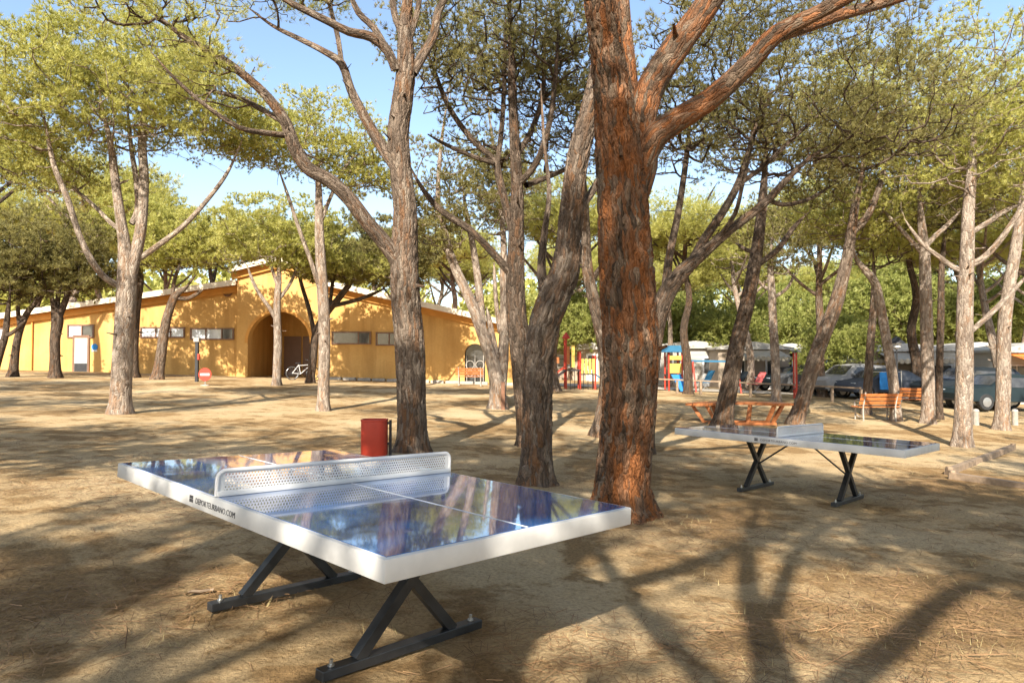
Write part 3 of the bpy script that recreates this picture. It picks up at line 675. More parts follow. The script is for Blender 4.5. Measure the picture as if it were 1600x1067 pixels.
gen = [gen_pine(201, 12.5, 4.0, 'bark', 'needle', n_tips=420, tufts=11, per=11, nl=.28, nw=.034, tuft_spread=.24, origin=(0, 0, 0), twig_r=.012),
       gen_pine(202, 11.0, 3.6, 'bark_pale', 'needle', n_tips=400, tufts=11, per=11, nl=.28, nw=.034, tuft_spread=.24, origin=(0, 0, 0), twig_r=.012),
       gen_pine(203, 13.5, 4.4, 'bark_dark', 'needle', n_tips=440, tufts=11, per=11, nl=.28, nw=.034, tuft_spread=.25, bare=.3, origin=(0, 0, 0), twig_r=.012)]
leaf = [gen_leafy(211, 7.5, 3.2, 'needle_lush'), gen_leafy(212, 9.0, 3.4, 'needle_lush')]
used = set()
def place(proto, x, y, rz, sc, label, group):
    if id(proto) in used: o = copy_tree(proto)
    else: o = proto; used.add(id(proto))
    o.location = G(x, y); o.rotation_euler = (0, 0, rz); o.scale = (sc, sc, sc * random.uniform(.94, 1.06))
    tag(o, label, 'tree', group); return o
def place_px(proto, px, y, rz, sc, label, group):
    return place(proto, (px - 800) / F * y, y, rz, sc, label, group)
FG = 'pines behind the ochre building'
for k, (px, y, g, sc, lab) in enumerate([
    (-60, 44, 0, .95, 'far umbrella pine at the left edge above the building roof'),
    (60, 47, 2, .92, 'broad far pine above the small service door'),
    (165, 52, 1, 1.1, 'far pine filling the gap behind the double-stemmed pine'),
    (262, 50, 0, .86, 'far pine rising above the left wing roof'),
    (335, 56, 2, .92, 'far pine over the round vent of the building'),
    (425, 50, 1, 1.08, 'far pine directly above the portal gable'),
    (520, 54, 0, 1.0, 'far pine right of the portal gable'),
    (590, 50, 2, .80, 'far pine over the right wing, left of the straight pine'),
    (672, 55, 1, 1.05, 'far pine seen between the straight pine and the bleached pine'),
    (745, 50, 0, .84, 'far pine above the end of the right wing')]):
    place_px(gen[g], px, y, k * 1.7, sc, lab, FG)
FG2 = 'pines beyond the playground and the road'
for k, (px, y, g, sc, lab) in enumerate([
    (860, 48, 1, .95, 'far pine above the red and yellow climbing frame'),
    (925, 58, 0, 1.05, 'far pine behind the climbing frame, left of the massive orange pine'),
    (1046, 44, 1, .78, 'pale-trunked pine behind the blue-roofed play tower'),
    (1110, 56, 2, .95, 'far pine above the beam of the play tower'),
    (1180, 50, 0, .85, 'far pine behind the leaning dark pine'),
    (1300, 58, 1, 1.0, 'far pine between the forked pine and the parked cars'),
    (1420, 54, 2, .95, 'far pine above the street lantern'),
    (1530, 50, 0, 1.0, 'far pine behind the tall pale pine'),
    (1600, 44, 1, 1.05, 'far pine at the right edge above the orange awning'),
    (1380, 70, 0, 1.1, 'farthest pine top above the caravans'),
    (1000, 70, 2, 1.1, 'farthest pine top behind the massive orange pine'),
    (1240, 74, 1, 1.2, 'farthest pine top left of the forked pine')]):
    place_px(gen[g], px, y, .6 + k * 2.1, sc, lab, FG2)
LG = 'leafy trees along the camping road'
for k, (px, y, g, sc, lab) in enumerate([
    (890, 50, 0, 1.0, 'leafy tree behind the climbing frame'),
    (985, 54, 1, 1.0, 'leafy tree hidden behind the massive orange pine'),
    (1085, 50, 1, .95, 'leafy tree behind the play tower beam'),
    (1150, 46, 0, .9, 'leafy tree behind the pale caravan awning'),
    (1310, 36, 0, .62, 'small round leafy tree growing by the rail fence and parked cars'),
    (1345, 52, 1, 1.1, 'leafy tree above the yellow-panelled caravan'),
    (1420, 50, 0, 1.25, 'bright leafy tree behind the street lantern'),
    (1480, 54, 1, 1.2, 'bright leafy tree between the mottled and the tall pale pine'),
    (1545, 48, 0, 1.2, 'leafy tree above the white caravan by the black car'),
    (1620, 50, 1, 1.2, 'leafy tree at the right edge behind the orange awning'),
    (1240, 55, 0, 1.2, 'leafy tree behind the red swing frame')]):
    place_px(leaf[g], px, y, k * 1.3, sc, lab, LG)
for k, (px, y, g, sc, lab) in enumerate([
    (708, 43, 2, .8, 'mid-distance pine rising over the right wing roof'),
    (640, 31.4, 1, .64, 'low pine behind the straight pine trunk, shading the right wing'),
    (868, 31, 0, .78, 'mid-distance pine behind the crooked grey-brown pine'),
    (1075, 33, 2, .72, 'mid-distance pine behind the fan-branched dark pine'),
    (1170, 40, 1, .95, 'mid-distance dark pine right behind the leaning dark trunk'),
    (1285, 34, 0, .86, 'mid-distance pine left of the forked orange-brown pine'),
    (1432, 33, 2, .80, 'mid-distance pine behind the thick mottled trunk'),
    (1555, 30, 1, .86, 'mid-distance pine between the two rightmost trunks'),
    (1640, 27, 0, .9, 'mid-distance pine crown at the upper right corner'),
    (-40, 30, 2, .92, 'mid-distance pine crown at the upper left edge'),
    (110, 40, 1, 1.15, 'mid-distance pine crown behind the double-stemmed pine')]):
    place_px(gen[g], px, y, 1.1 + k * 1.9, sc, lab, 'pines in the middle distance')
# pines standing behind the camera: their crowns and limbs dapple the foreground
sh = [gen_pine(221, 8.6, 3.3, 'bark', 'needle', n_tips=300, tufts=9, per=11, nl=.19, nw=.027, tuft_spread=.15, bare=.4, origin=(0, 0, 0), twig_r=.011),
      gen_pine(222, 9.2, 3.5, 'bark', 'needle', n_tips=300, tufts=9, per=11, nl=.19, nw=.027, tuft_spread=.15, bare=.4, origin=(0, 0, 0), twig_r=.011)]
for k, (x, y, g, sc, lab) in enumerate([
    (-8.8, -7.0, 0, 1.0, 'pine behind the viewer whose shade falls at the far left of the sand'),
    (-4.0, -7.7, 1, 1.0, 'pine behind the viewer shading the ground left of the near table'),
    (-4.4, -2.6, 1, 1.28, 'pine left of the viewer shading the sand beyond the near table'),
    (-2.0, -4.8, 0, 1.3, 'pine just behind the viewer shading the near table'),
    (5.6, -4.4, 1, 1.0, 'pine behind the viewer shading the lower right ground'),
    (8.6, -3.0, 0, 1.0, 'pine behind the viewer to the right shading the far table'),
    (-12.5, -1.5, 0, 1.05, 'pine well left of the viewer shading the left ground'),
    (3.0, -.9, 1, .9, 'pine right of the viewer shading the sand around the far table'),
    (-14.5, 7.5, 1, 1.1, 'pine out of sight on the left shading the middle ground'),
    (-19.0, 12.5, 0, 1.15, 'pine out of sight far left shading the ground before the left wing'),
    (13.5, 6.5, 0, 1.1, 'pine out of sight on the right shading the middle ground'),
    (18.5, 12.0, 1, 1.15, 'pine out of sight far right shading the trunks at the right edge'),
    (-8.2, 2.2, 0, 1.0, 'pine out of sight on the left dappling the sunlit sand band'),
    (9.0, 1.5, 1, 1.0, 'pine out of sight on the right shading the ground beyond the far table')]):
    place(sh[g], x, y, k * 2.4, sc, lab, 'pines behind the viewer')

_b = np.array(G(-.45, -3.6)) + np.array([0, 0, .02])
make_tree('pine_tree', 'forked pine right behind the viewer whose thick limbs shadow the lower right sand',
    [(np.array([_b + [-.9, 0, 0], _b + [-.75, .05, 1.5], _b + [-.35, .0, 3.2], _b + [.1, .05, 4.6], _b + [.25, .2, 6.0], _b + [.9, .4, 8.4]]), np.array([.17, .15, .135, .12, .08, .04])),
     (np.array([_b + [.1, .05, 4.4], _b + [.9, .25, 4.9], _b + [1.7, -.1, 5.9], _b + [3.0, .1, 6.3], _b + [4.2, -.5, 7.5]]), np.array([.09, .08, .07, .05, .03])),
     (np.array([_b + [.25, .1, 5.3], _b + [.9, .5, 6.3], _b + [1.8, .9, 7.0], _b + [2.6, 1.2, 8.0]]), np.array([.07, .06, .05, .03])),
     (np.array([_b + [.08, .05, 4.2], _b + [-.6, .3, 5.4], _b + [-1.1, .5, 6.8], _b + [-1.4, .6, 8.2]]), np.array([.08, .07, .05, .03]))],
    [(_b + [1.2, .3, 8.6], (2.4, 2.0, .9), 1.), (_b + [4.0, -.3, 7.9], (1.8, 1.8, .8), .8)], 'bark', 'needle', 241, n_tips=260, tufts=11, per=11, nl=.15, nw=.018, bare=.4, group='pines behind the viewer')
# distant wood closing the horizon
def far_wood():
    r = np.random.default_rng(77); cs = []
    for k in range(115):
        a = r.uniform(-1.05, 1.0); d = r.uniform(82, 108); x = d * math.sin(a); y = d * math.cos(a); h = r.uniform(8, 15); rw_ = r.uniform(3, 5.5)
        n = 300; q = r.normal(size=(n, 3)); q /= np.linalg.norm(q, axis=1)[:, None]; q *= r.random((n, 1)) ** .33
        cs.append(np.array([x, y, float(gz(x, y)) + h * .52]) + q * np.array([rw_, rw_, h * .5]))
    cs = np.concatenate(cs); ax = r.normal(size=cs.shape) + [0, 0, .5]; ax /= np.linalg.norm(ax, axis=1)[:, None]
    o = link('far_wood', needle_mesh('far_wood', cs, ax, 3, 1.1, .55, 78), M['needle']); tag(o, 'hazy far wood of pines closing the horizon behind building and road', 'wood', kind='stuff')
far_wood()
# ------------------------------------------------------------------ materials for things
def mat_wall():
    N = NT('ochre_render'); N.set(.9, 0, .2)
    c = N.coord(); n1 = N.noise(c, .6, 5, .6); n2 = N.noise(c, 9, 5, .7)
    col = N.ramp(n1, [(.3, (.54, .305, .095)), (.7, (.62, .38, .14))])
    col = N.mix(col, N.ramp(n2, [(.3, (.85, .84, .8)), (.7, (1.1, 1.1, 1.1))]), .6, 'MULTIPLY')
    st = N.noise(N.mapping(c, (2.2, 2.2, .22)), 1, 4, .6); col = N.mix(col, N.ramp(st, [(.35, (.74, .70, .66)), (.58, (1, 1, 1))]), .7, 'MULTIPLY')
    N.l(col, N.b.inputs['Base Color']); N.bump(n2, .3, .01); return N.m
M['ochre'] = mat_wall()
M['cream'] = plain('cream_paint', (.72, .62, .46), .8, 0, .1, 2)
M['ochre_dark'] = plain('dark_orange', (.56, .27, .06), .8, 0, .1, 3)  # darker orange for the band under the roofs, arch trim and downpipe
M['tile'] = plain('terracotta_roof', (.50, .27, .16), .85, 0, .25, 8, .4)
M['frame_brown'] = plain('brown_window_frame', (.16, .08, .045), .5, 0, .1, 4)
M['glass_dark'] = plain('dark_window_glass', (.05, .05, .048), .12, 0, .4, 3, 0, .6)
M['pale_glass'] = plain('pale_window_pane', (.50, .53, .56), .15, 0, .1, 3)  # pale tone of the left wing panes, also lantern glass and headlights
M['door_grey'] = plain('grey_door', (.42, .38, .33), .5, 0, .1, 3)
M['black'] = plain('black_paint', (.018, .018, .02), .45, 0, .3, 8)
M['steel_dark'] = plain('dark_steel', (.022, .023, .024), .42, .0, .5, 9, .1)
M['white'] = plain('white_enamel', (.60, .595, .58), .42, 0, .05, 5)
M['white_edge'] = plain('white_table_edge', (.54, .525, .495), .48, 0, .16, 4)
M['zinc'] = plain('zinc_bolt', (.55, .55, .52), .35, .9, .1, 20)
M['red'] = plain('red_paint', (.40, .032, .012), .55, 0, .12, 5)
M['orange_wood'] = plain('orange_stained_wood', (.38, .125, .032), .6, 0, .3, 14, .1)
M['wood'] = plain('weathered_wood', (.24, .17, .11), .85, 0, .35, 9, .4)
M['wood_brown'] = plain('brown_post_wood', (.16, .075, .04), .8, 0, .3, 9, .4)
M['yellow'] = plain('yellow_panel', (.48, .33, .06), .6, 0, .1, 4)
M['blue'] = plain('blue_plastic', (.02, .12, .22), .45, 0, .1, 4)
M['sky_blue'] = plain('bright_blue_cloth', (.02, .19, .50), .8, 0, .15, 4)
M['pole_green'] = plain('dark_green_paint', (.03, .055, .035), .5, 0, .2, 4)
M['caravan'] = plain('caravan_cladding', (.40, .375, .33), .55, 0, .06, 1.5)
M['caravan_beige'] = plain('beige_cladding', (.33, .26, .19), .6, 0, .08, 1.5)
M['awning'] = plain('awning_cloth', (.40, .34, .25), .85, 0, .1, 2)
M['awning_orange'] = plain('orange_awning', (.65, .19, .03), .85, 0, .1, 2)
M['rubber'] = plain('tyre_rubber', (.02, .02, .02), .8, 0, .2, 8)
M['rim'] = plain('alloy_rim', (.45, .45, .45), .3, .8, .1, 8)
M['stone'] = plain('grey_stone', (.33, .30, .26), .9, 0, .2, 9, .4)
M['concrete'] = plain('concrete', (.40, .35, .27), .95, 0, .18, 7, .4)
M['line_white'] = plain('white_line', (.70, .70, .68), .3, 0, .03, 3)
M['ink'] = plain('dark_print', (.05, .05, .055), .5, 0, .05, 3)
M['pink'] = plain('pink_cloth', (.60, .13, .12), .8, 0, .1, 3)
def mat_top():
    N = NT('glossy_blue_table_top'); N.set(.07, 0, .75)
    c = N.coord(); n1 = N.noise(c, 1.6, 3, .5); n2 = N.noise(N.mapping(c, (1.3, 1.3, 1)), 2.2, 2, .5)
    N.l(N.ramp(n1, [(.3, (.006, .085, .27)), (.7, (.010, .115, .34))]), N.b.inputs['Base Color'])
    d = N.noise(c, 14, 5, .7); N.l(N.ramp(d, [(.35, (.045,) * 3), (.75, (.13,) * 3)]), N.b.inputs['Roughness'])
    N.b.inputs['Coat Weight'].default_value = .9; N.b.inputs['Coat Roughness'].default_value = .03; N.b.inputs['Coat IOR'].default_value = 1.7
    N.bump(n2, .10, .05); return N.m
M['blue_top'] = mat_top()
def mat_paint(name, col):
    N = NT(name); N.set(.55, 0, .2)
    v = N.noise(N.coord(), 5, 4); N.l(N.ramp(v, [(.3, tuple(c * .85 for c in col)), (.7, col)]), N.b.inputs['Base Color']); return N.m
for k, c in dict(p_black=(.015, .02, .024), p_silver=(.27, .27, .27), p_grey=(.10, .10, .10), p_white=(.66, .66, .63), p_teal=(.015, .025, .028), p_blue=(.07, .08, .10)).items(): M[k] = mat_paint('car_' + k, c)

# ------------------------------------------------------------------ the ochre building
BY = 36.6                                   # front of the wings
def bx(px): return (px - 800) / F * BY
def bz(py): return CAMZ + (562 - py) / F * BY
bld = empty('ochre_building', G(bx(440), BY)); bld_o = Vector(bld.location)
tag(bld, 'long ochre rendered building with arched gabled portal and two low sloping wings', 'building')
def brel(x, y, z): return (x - bld_o.x, y - bld_o.y, z - bld_o.z)
def bpart(name, mb, mat, parent=bld, smooth=False):
    o = mb.build(name, mat, None, smooth=smooth)
    me = o.data; me.transform(Matrix.Translation(-bld_o)); o.parent = parent
    return o
XL, XR = bx(-330), bx(824); PL, PR = bx(375), bx(506); PMID = (PL + PR) / 2
DEEP = 13.0; GB = -1.5
# wings as solid prisms with sloped tops
lw = MB().prism([(XL, GB), (PL, GB), (PL, bz(446)), (XL, bz(548))], BY, BY + DEEP); bpart('wall', lw, M['ochre'])['label'] = 'left wing wall'
# right wing wall with an arched opening
def arch_face(x0, x1, zb, ztop_l, ztop_r, ax0, ax1, spring, y0, y1, n=18):
    """wall from x0..x1 with an arch opening ax0..ax1, solid between y0 and y1"""
    mb = MB(); r = (ax1 - ax0) / 2; cx = (ax0 + ax1) / 2
    tz = lambda x: ztop_l + (ztop_r - ztop_l) * (x - x0) / (x1 - x0)
    mb.prism([(x0, zb), (ax0, zb), (ax0, tz(ax0)), (x0, tz(x0))], y0, y1)
    mb.prism([(ax1, zb), (x1, zb), (x1, tz(x1)), (ax1, tz(ax1))], y0, y1)
    for i in range(n):
        a0 = math.pi * (1 - i / n); a1 = math.pi * (1 - (i + 1) / n)
        xa, za = cx + r * math.cos(a0), spring + r * math.sin(a0); xb, zb2 = cx + r * math.cos(a1), spring + r * math.sin(a1)
        mb.prism([(xa, za), (xb, zb2), (xb, tz(xb)), (xa, tz(xa))], y0, y1)
    return mb
rw = arch_face(PR, XR, GB, bz(446), bz(516), bx(726), bx(758), bz(553), BY, BY + .35); 
rw.prism([(PR, GB), (XR, GB), (XR, bz(516)), (PR, bz(446))], BY + .7, BY + DEEP)
bpart('wall', rw, M['ochre'])['label'] = 'right wing wall with a small arch'
# portal: gabled front with the big arch
PY = BY - .45
pf = arch_face(PL, PMID, GB, bz(420), bz(402), bx(392), PMID - .001, 0, PY, PY + .4) if False else MB()
r = (bx(488) - bx(392)) / 2; cx = (bx(488) + bx(392)) / 2; spring = bz(488) - r
def gz_top(x): return bz(427) + (bz(410) - bz(427)) * (1 - abs(x - PMID) / (PR - PMID))
pf.prism([(PL, GB), (cx - r, GB), (cx - r, gz_top(cx - r)), (PL, gz_top(PL))], PY, PY + .44)
pf.prism([(cx + r, GB), (PR, GB), (PR, gz_top(PR)), (cx + r, gz_top(cx + r))], PY, PY + .44)
NA = 24
for i in range(NA):
    a0 = math.pi * (1 - i / NA); a1 = math.pi * (1 - (i + 1) / NA)
    xa, za, xb, zb_ = cx + r * math.cos(a0), spring + r * math.sin(a0), cx + r * math.cos(a1), spring + r * math.sin(a1)
    pf.prism([(xa, za), (xb, zb_), (xb, gz_top(xb)), (xa, gz_top(xa))], PY, PY + .44)
bpart('portal', pf, M['ochre'])
# passage behind the arch
pi_ = MB()
pi_.box(((cx - r - .12), PY + 2.3, bz(520)), (.2, 3.6, 6)); pi_.box(((cx + r + .12), PY + 2.3, bz(520)), (.2, 3.6, 6))
pi_.box((cx, PY + 4.15, bz(520)), (2 * r + .4, .2, 6)); pi_.box((cx, PY + 2.3, spring + r + .25), (2 * r + .4, 3.6, .2))
pas = bpart('passage', pi_, M['ochre'])
dr = MB()
for s in (-1, 1): dr.box((cx + s * .55, PY + 4.02, bz(589) + 1.15), (1.0, .08, 2.3))
bpart('door', dr, M['frame_brown'])
rim = MB()                                   # slim raised edge round the arch
for i in range(NA):
    a0 = math.pi * (1 - i / NA); a1 = math.pi * (1 - (i + 1) / NA)
    q = []
    for rr_, a in ((r + .005, a0), (r + .16, a0), (r + .16, a1), (r + .005, a1)): q.append((cx + rr_ * math.cos(a), spring + rr_ * math.sin(a)))
    rim.prism(q, PY - .03, PY + .02)
bpart('arch_trim', rim, M['ochre_dark'])
# roofs: pale edge board over a band of darker orange than the wall
def roof(xa, za, xb, zb2, y0, depth, over=.55, th=.2):
    d = np.array([xb - xa, zb2 - za]); L = np.linalg.norm(d); nrm = np.array([-d[1], d[0]]) / L
    if nrm[1] < 0: nrm = -nrm
    a, b = np.array([xa, za]), np.array([xb, zb2])
    q = [a + nrm * .02, b + nrm * .02, b + nrm * (th + .02), a + nrm * (th + .02)]
    o = bpart('roof', MB().prism([tuple(v) for v in q], y0 - over, y0 + depth), M['tile'])
    e = [a + nrm * -.02, b + nrm * -.02, b + nrm * (th + .07), a + nrm * (th + .07)]
    bpart('edge_board', MB().prism([tuple(v) for v in e], y0 - over - .06, y0 - over - .004), M['cream'])
    s = [a - nrm * .34, b - nrm * .34, b - nrm * .003, a - nrm * .003]
    bpart('eave_band', MB().prism([tuple(v) for v in s], y0 - .16, y0 - .004), M['ochre_dark'])
roof(XL - .5, bz(548) - .05, PL - .02, bz(446), BY, DEEP)
roof(PR + .02, bz(446), XR + .5, bz(516) - .12, BY, DEEP)
roof(PL - .3, gz_top(PL) - .05, PMID - .004, gz_top(PMID), PY, 5.0, over=.45, th=.16)
roof(PMID + .004, gz_top(PMID), PR + .3, gz_top(PR) - .05, PY, 5.0, over=.45, th=.16)
# windows
def window(px0, px1, py0, py1, pane_mat, split):
    x0, x1, z1, z0 = bx(px0), bx(px1), bz(py0), bz(py1)
    fr = MB(); t = .07
    for (c_, d_) in (((x0 + x1) / 2, z1 - t / 2), ((x0 + x1) / 2, z0 + t / 2)): fr.box((c_, BY - .03, d_), (x1 - x0, .07, t))
    for xx in [x0 + t / 2, x1 - t / 2] + [x0 + (x1 - x0) * s for s in split]: fr.box((xx, BY - .03, (z0 + z1) / 2), (t * .9, .066, z1 - z0 - 2 * t))
    f = bpart('window', fr, M['frame_brown'])
    xs = [x0 + t] + [x0 + (x1 - x0) * s for s in split] + [x1 - t]
    for i in range(len(xs) - 1):
        p = bpart('pane', MB().box(((xs[i] + xs[i + 1]) / 2, BY - .012, (z0 + z1) / 2), (xs[i + 1] - xs[i] - .06, .02, z1 - z0 - 2 * t)), M[pane_mat[i % len(pane_mat)]], f)
window(105, 147, 507, 528, ['pale_glass', 'glass_dark'], [.55])
window(219, 289, 511, 528, ['pale_glass', 'pale_glass', 'pale_glass'], [.35, .68])
window(297, 366, 512.5, 531, ['pale_glass', 'pale_glass', 'glass_dark'], [.36, .72])
window(518, 580, 518, 538, ['glass_dark'], [.68])
window(587, 640, 519, 540, ['glass_dark'], [.4])
window(-60, 10, 512, 532, ['pale_glass'], [.5])
# service door, signs, pipe, vent
d_ = bpart('door_frame', MB().box(((bx(127.5)), BY - .03, (bz(531) + bz(580)) / 2), (bx(140) - bx(114), .08, bz(531) - bz(580) + .5)), M['frame_brown'])
bpart('door_leaf', MB().box(((bx(128)), BY - .075, (bz(534) + bz(579)) / 2), (bx(138) - bx(118), .03, bz(534) - bz(579) + .4)), M['door_grey'], d_)
bpart('door_dark_bottom', MB().box(((bx(128)), BY - .095, bz(575)), (bx(138) - bx(118) - .02, .012, .5)), M['black'], d_)  # lower part of the door leaf, darker than the rest
s_ = bpart('blue_sign', MB().lathe([(.17, -.01), (.17, .01)], 20, (bx(148), BY - .02, bz(542)), 'y'), M['sky_blue'])
bpart('sign_plate', MB().box((bx(148), BY - .015, bz(548)), (.28, .02, .10)), M['white'], s_)
bpart('downpipe', MB().tube([(bx(51), BY - .07, bz(500)), (bx(51), BY - .07, bz(586) - .3)], .045, 8), M['ochre_dark'])
v_ = bpart('round_vent', MB().tube([(bx(355) + .22 * math.cos(a), BY - .03, bz(456) + .22 * math.sin(a)) for a in np.linspace(0, 6.283, 22)[:-1]], .05, 8, closed=True), M['frame_brown'])
for k in range(5): bpart('vent_slat', MB().box((bx(355), BY - .01, bz(456) - .15 + k * .075), (.36, .02, .03)), M['wood'], v_)
# small arched gate: grille with scrolls in front of dark glass
gx0, gx1, gsp = bx(726), bx(758), bz(553); gr_ = (gx1 - gx0) / 2; gcx = (gx0 + gx1) / 2
gl = bpart('arched_window', MB().box((gcx, BY + .5, bz(565)), (gx1 - gx0 + .4, .06, 3.2)), M['glass_dark'])
for s in (-1, 1):
    for (zc, rr_) in ((bz(570), .22), (bz(583), .17)):
        bpart('scroll', MB().tube([(gcx + s * .27 + rr_ * math.cos(a), BY + .14, zc + rr_ * math.sin(a)) for a in np.linspace(0, 6.283, 18)[:-1]], .02, 6, closed=True), M['stone'], gl)
for xx in (-.5, 0, .5): bpart('grille_bar', MB().box((gcx + xx * .9, BY + .14, bz(577)), (.035, .03, 1.5)), M['stone'], gl)
# low stone plinth in front of the right wing
for k in range(14):
    x = bx(525) + k * .78
    st = MB().box((x, BY - .2, float(gz(x, BY)) + .04), (.7, .26, .2), Matrix.Rotation(random.uniform(-.05, .05), 3, 'Z'), .04); bpart('plinth_stone', st, M['stone'])
# ------------------------------------------------------------------ ping pong tables
def text_mesh(txt, size):
    cu = bpy.data.curves.new('print', 'FONT'); cu.body = txt; cu.size = size; cu.align_x = 'LEFT'; cu.extrude = .0006; cu.resolution_u = 2
    o = bpy.data.objects.new('print', cu); COL.objects.link(o)
    dg = bpy.context.evaluated_depsgraph_get(); me = bpy.data.meshes.new_from_object(o.evaluated_get(dg)); bpy.data.objects.remove(o); return me
def net_panel_mesh():
    p = .0165; rows = 6; hh = .0150; cols = int(1.44 / p); V = []; Q = []; th = .0011
    rad = .0054
    for rI in range(rows):
        off = (rI % 2) * p / 2
        for cI in range(cols):
            cy = -cols * p / 2 + (cI + .5) * p + off - p / 4; cz = .024 + (rI + .5) * hh
            n = len(V)
            for sx in (-th, th):
                for k in range(8):
                    a = k * math.pi / 4
                    ox = [1, 1, 0, -1, -1, -1, 0, 1][k]; oz = [0, 1, 1, 1, 0, -1, -1, -1][k]
                    V.append((sx, cy + ox * p / 2, cz + oz * hh / 2))
                for k in range(8):
                    a = k * math.pi / 4; V.append((sx, cy + rad * math.cos(a), cz + rad * math.sin(a)))
            for k in range(8):
                k2 = (k + 1) % 8
                Q.append((n + k, n + k2, n + 8 + k2, n + 8 + k)); Q.append((n + 16 + k2, n + 16 + k, n + 24 + k, n + 24 + k2)); Q.append((n + 8 + k, n + 8 + k2, n + 24 + k2, n + 24 + k))
    return np_mesh('net_panel', V, quad=Q)
TL, TW, TZ, TT = 2.74, 1.525, .76, .085
def make_table():
    root = empty('ping_pong_table', (0, 0, 0))
    fr = MB().box((0, 0, TZ - TT / 2), (TL, TW, TT), None, .006).build('table_frame', M['white_edge'], root, smooth=True)
    # blue playing surface, two halves
    for s in (-1, 1):
        MB().box((s * (TL / 4 - .006), 0, TZ + .0005), (TL / 2 - .036, TW - .044, .004)).build('playing_surface', M['blue_top'], root)
        MB().box((s * (TL / 4 + .0), 0, TZ + .0035), (TL / 2 - .05, .007, .0016)).build('center_line', M['line_white'], root)
    # net: base rail, tube frame, perforated panel
    net = MB().box((0, 0, TZ + .016), (.034, 1.50, .026), None, .004).build('net', M['white'], root, smooth=True)
    pts = []; hw = .748; h = .126; rc = .042
    pts.append((0, -hw, TZ + .006))
    for k in range(7): a = math.pi - k * math.pi / 12; pts.append((0, -hw + rc + rc * math.cos(a), TZ + h - rc + rc * math.sin(a)))
    for k in range(7): a = math.pi / 2 - k * math.pi / 12; pts.append((0, hw - rc + rc * math.cos(a), TZ + h - rc + rc * math.sin(a)))
    pts.append((0, hw, TZ + .006))
    MB().tube(pts, .0105, 10).build('net_frame', M['white'], net, smooth=True)
    pm = link('net_panel', net_panel_mesh(), M['white'], net); pm.location = (0, 0, TZ)
    edge = MB()
    for s in (-1, 1): edge.box((0, s * .727, TZ + .066), (.0024, .030, .090))
    edge.box((0, 0, TZ + .117), (.0024, 1.40, .008)); edge.build('net_margin', M['white'], net)
    for s in (-1, 1):
        x = s * .574
        MB().box((x, 0, .033), (.066, .99, .046), None, .004).build('foot_bar', M['steel_dark'], root)
        MB().bar((x, -.30, .05), (x, .27, .655), .054, .054, up=(1, 0, 0)).build('leg', M['steel_dark'], root)
        MB().bar((x - s * .004, .30, .05), (x - s * .004, -.27, .655), .05, .05, up=(1, 0, 0)).build('leg', M['steel_dark'], root)
        MB().box((x, 0, .664), (.08, .9, .018)).build('top_plate', M['steel_dark'], root)
        MB().tube([(x - s * .02, 0, .33), (s * .10, 0, .665)], .011, 8).build('brace', M['steel_dark'], root)
        for y in (-.435, .435): MB().lathe([(.016, 0), (.016, .008), (.009, .009), (.009, .030), (.006, .032)], 10, (x, y, .058)).build('bolt', M['zinc'], root, smooth=True)
    # print on the near long edge
    tm = text_mesh('DEPORTEURBANO.COM', .040); tm.materials.append(M['ink'])
    t = link('edge_print', tm, None, root); t.matrix_local = Matrix.Translation((-.20, -TW / 2 - .0012, TZ - .058)) @ Matrix.Rotation(R(90), 4, 'X')
    lg = MB()
    for i in range(2):
        for j in range(2): lg.box((-.262 + i * .022, -TW / 2 - .001, TZ - .052 + j * .018), (.019, .002, .0155))
    lg.build('edge_logo', M['ink'], root)
    return root
def frame_matrix(o, u, v):
    u = Vector(u).normalized(); v = Vector(v); v = (v - u * u.dot(v)).normalized(); n = u.cross(v)
    m = Matrix((u, v, n)).transposed().to_4x4(); m.translation = Vector(o); return m
t1 = make_table(); t2 = copy_tree(t1)
t1.matrix_world = frame_matrix((-.9454, 3.8433, -.0271), (.73, -.6833, -.0178), (.6823, .73, -.0398))
t2.matrix_world = frame_matrix((3.6502, 8.7046, -.2944), (.7221, -.6916, -.0173), (.6906, .7221, -.04))
tag(t1, 'large near blue ping pong table with white edge and perforated white net', 'ping pong table', 'outdoor ping pong tables')
tag(t2, 'smaller looking far ping pong table right of the massive orange pine', 'ping pong table', 'outdoor ping pong tables')

# ------------------------------------------------------------------ litter bin
p = ghit(585, 713); b = empty('litter_bin', tuple(p)); tag(b, 'red cylindrical litter bin beside the straight pine', 'litter bin')
_q = []
for k in range(24):
    a_ = 2 * math.pi * k / 24; cx_, sy_ = math.cos(a_), math.sin(a_); _q.append((.20 * math.copysign(abs(cx_) ** .55, cx_), .17 * math.copysign(abs(sy_) ** .55, sy_)))
_V = []; _F = []
for sc_, z_ in ((.96, .02), (1, .04), (1, .555), (1.03, .56), (1.03, .585), (.93, .585), (.9, .10), (.05, .09)): _V += [(x_ * sc_, y_ * sc_, z_) for x_, y_ in _q]
for i in range(7):
    for k in range(24): _F.append((i * 24 + k, i * 24 + (k + 1) % 24, (i + 1) * 24 + (k + 1) % 24, (i + 1) * 24 + k))
_F.append(tuple(range(24))[::-1])
MB().add(_V, _F).build('body', M['red'], b, smooth=True)
MB().tube([(.245, .03, -.2), (.245, .03, .57)], .022, 8).build('post', M['black'], b)
for z in (.2, .52): MB().box((.222, .03, z), (.05, .06, .035)).build('bracket', M['black'], b)

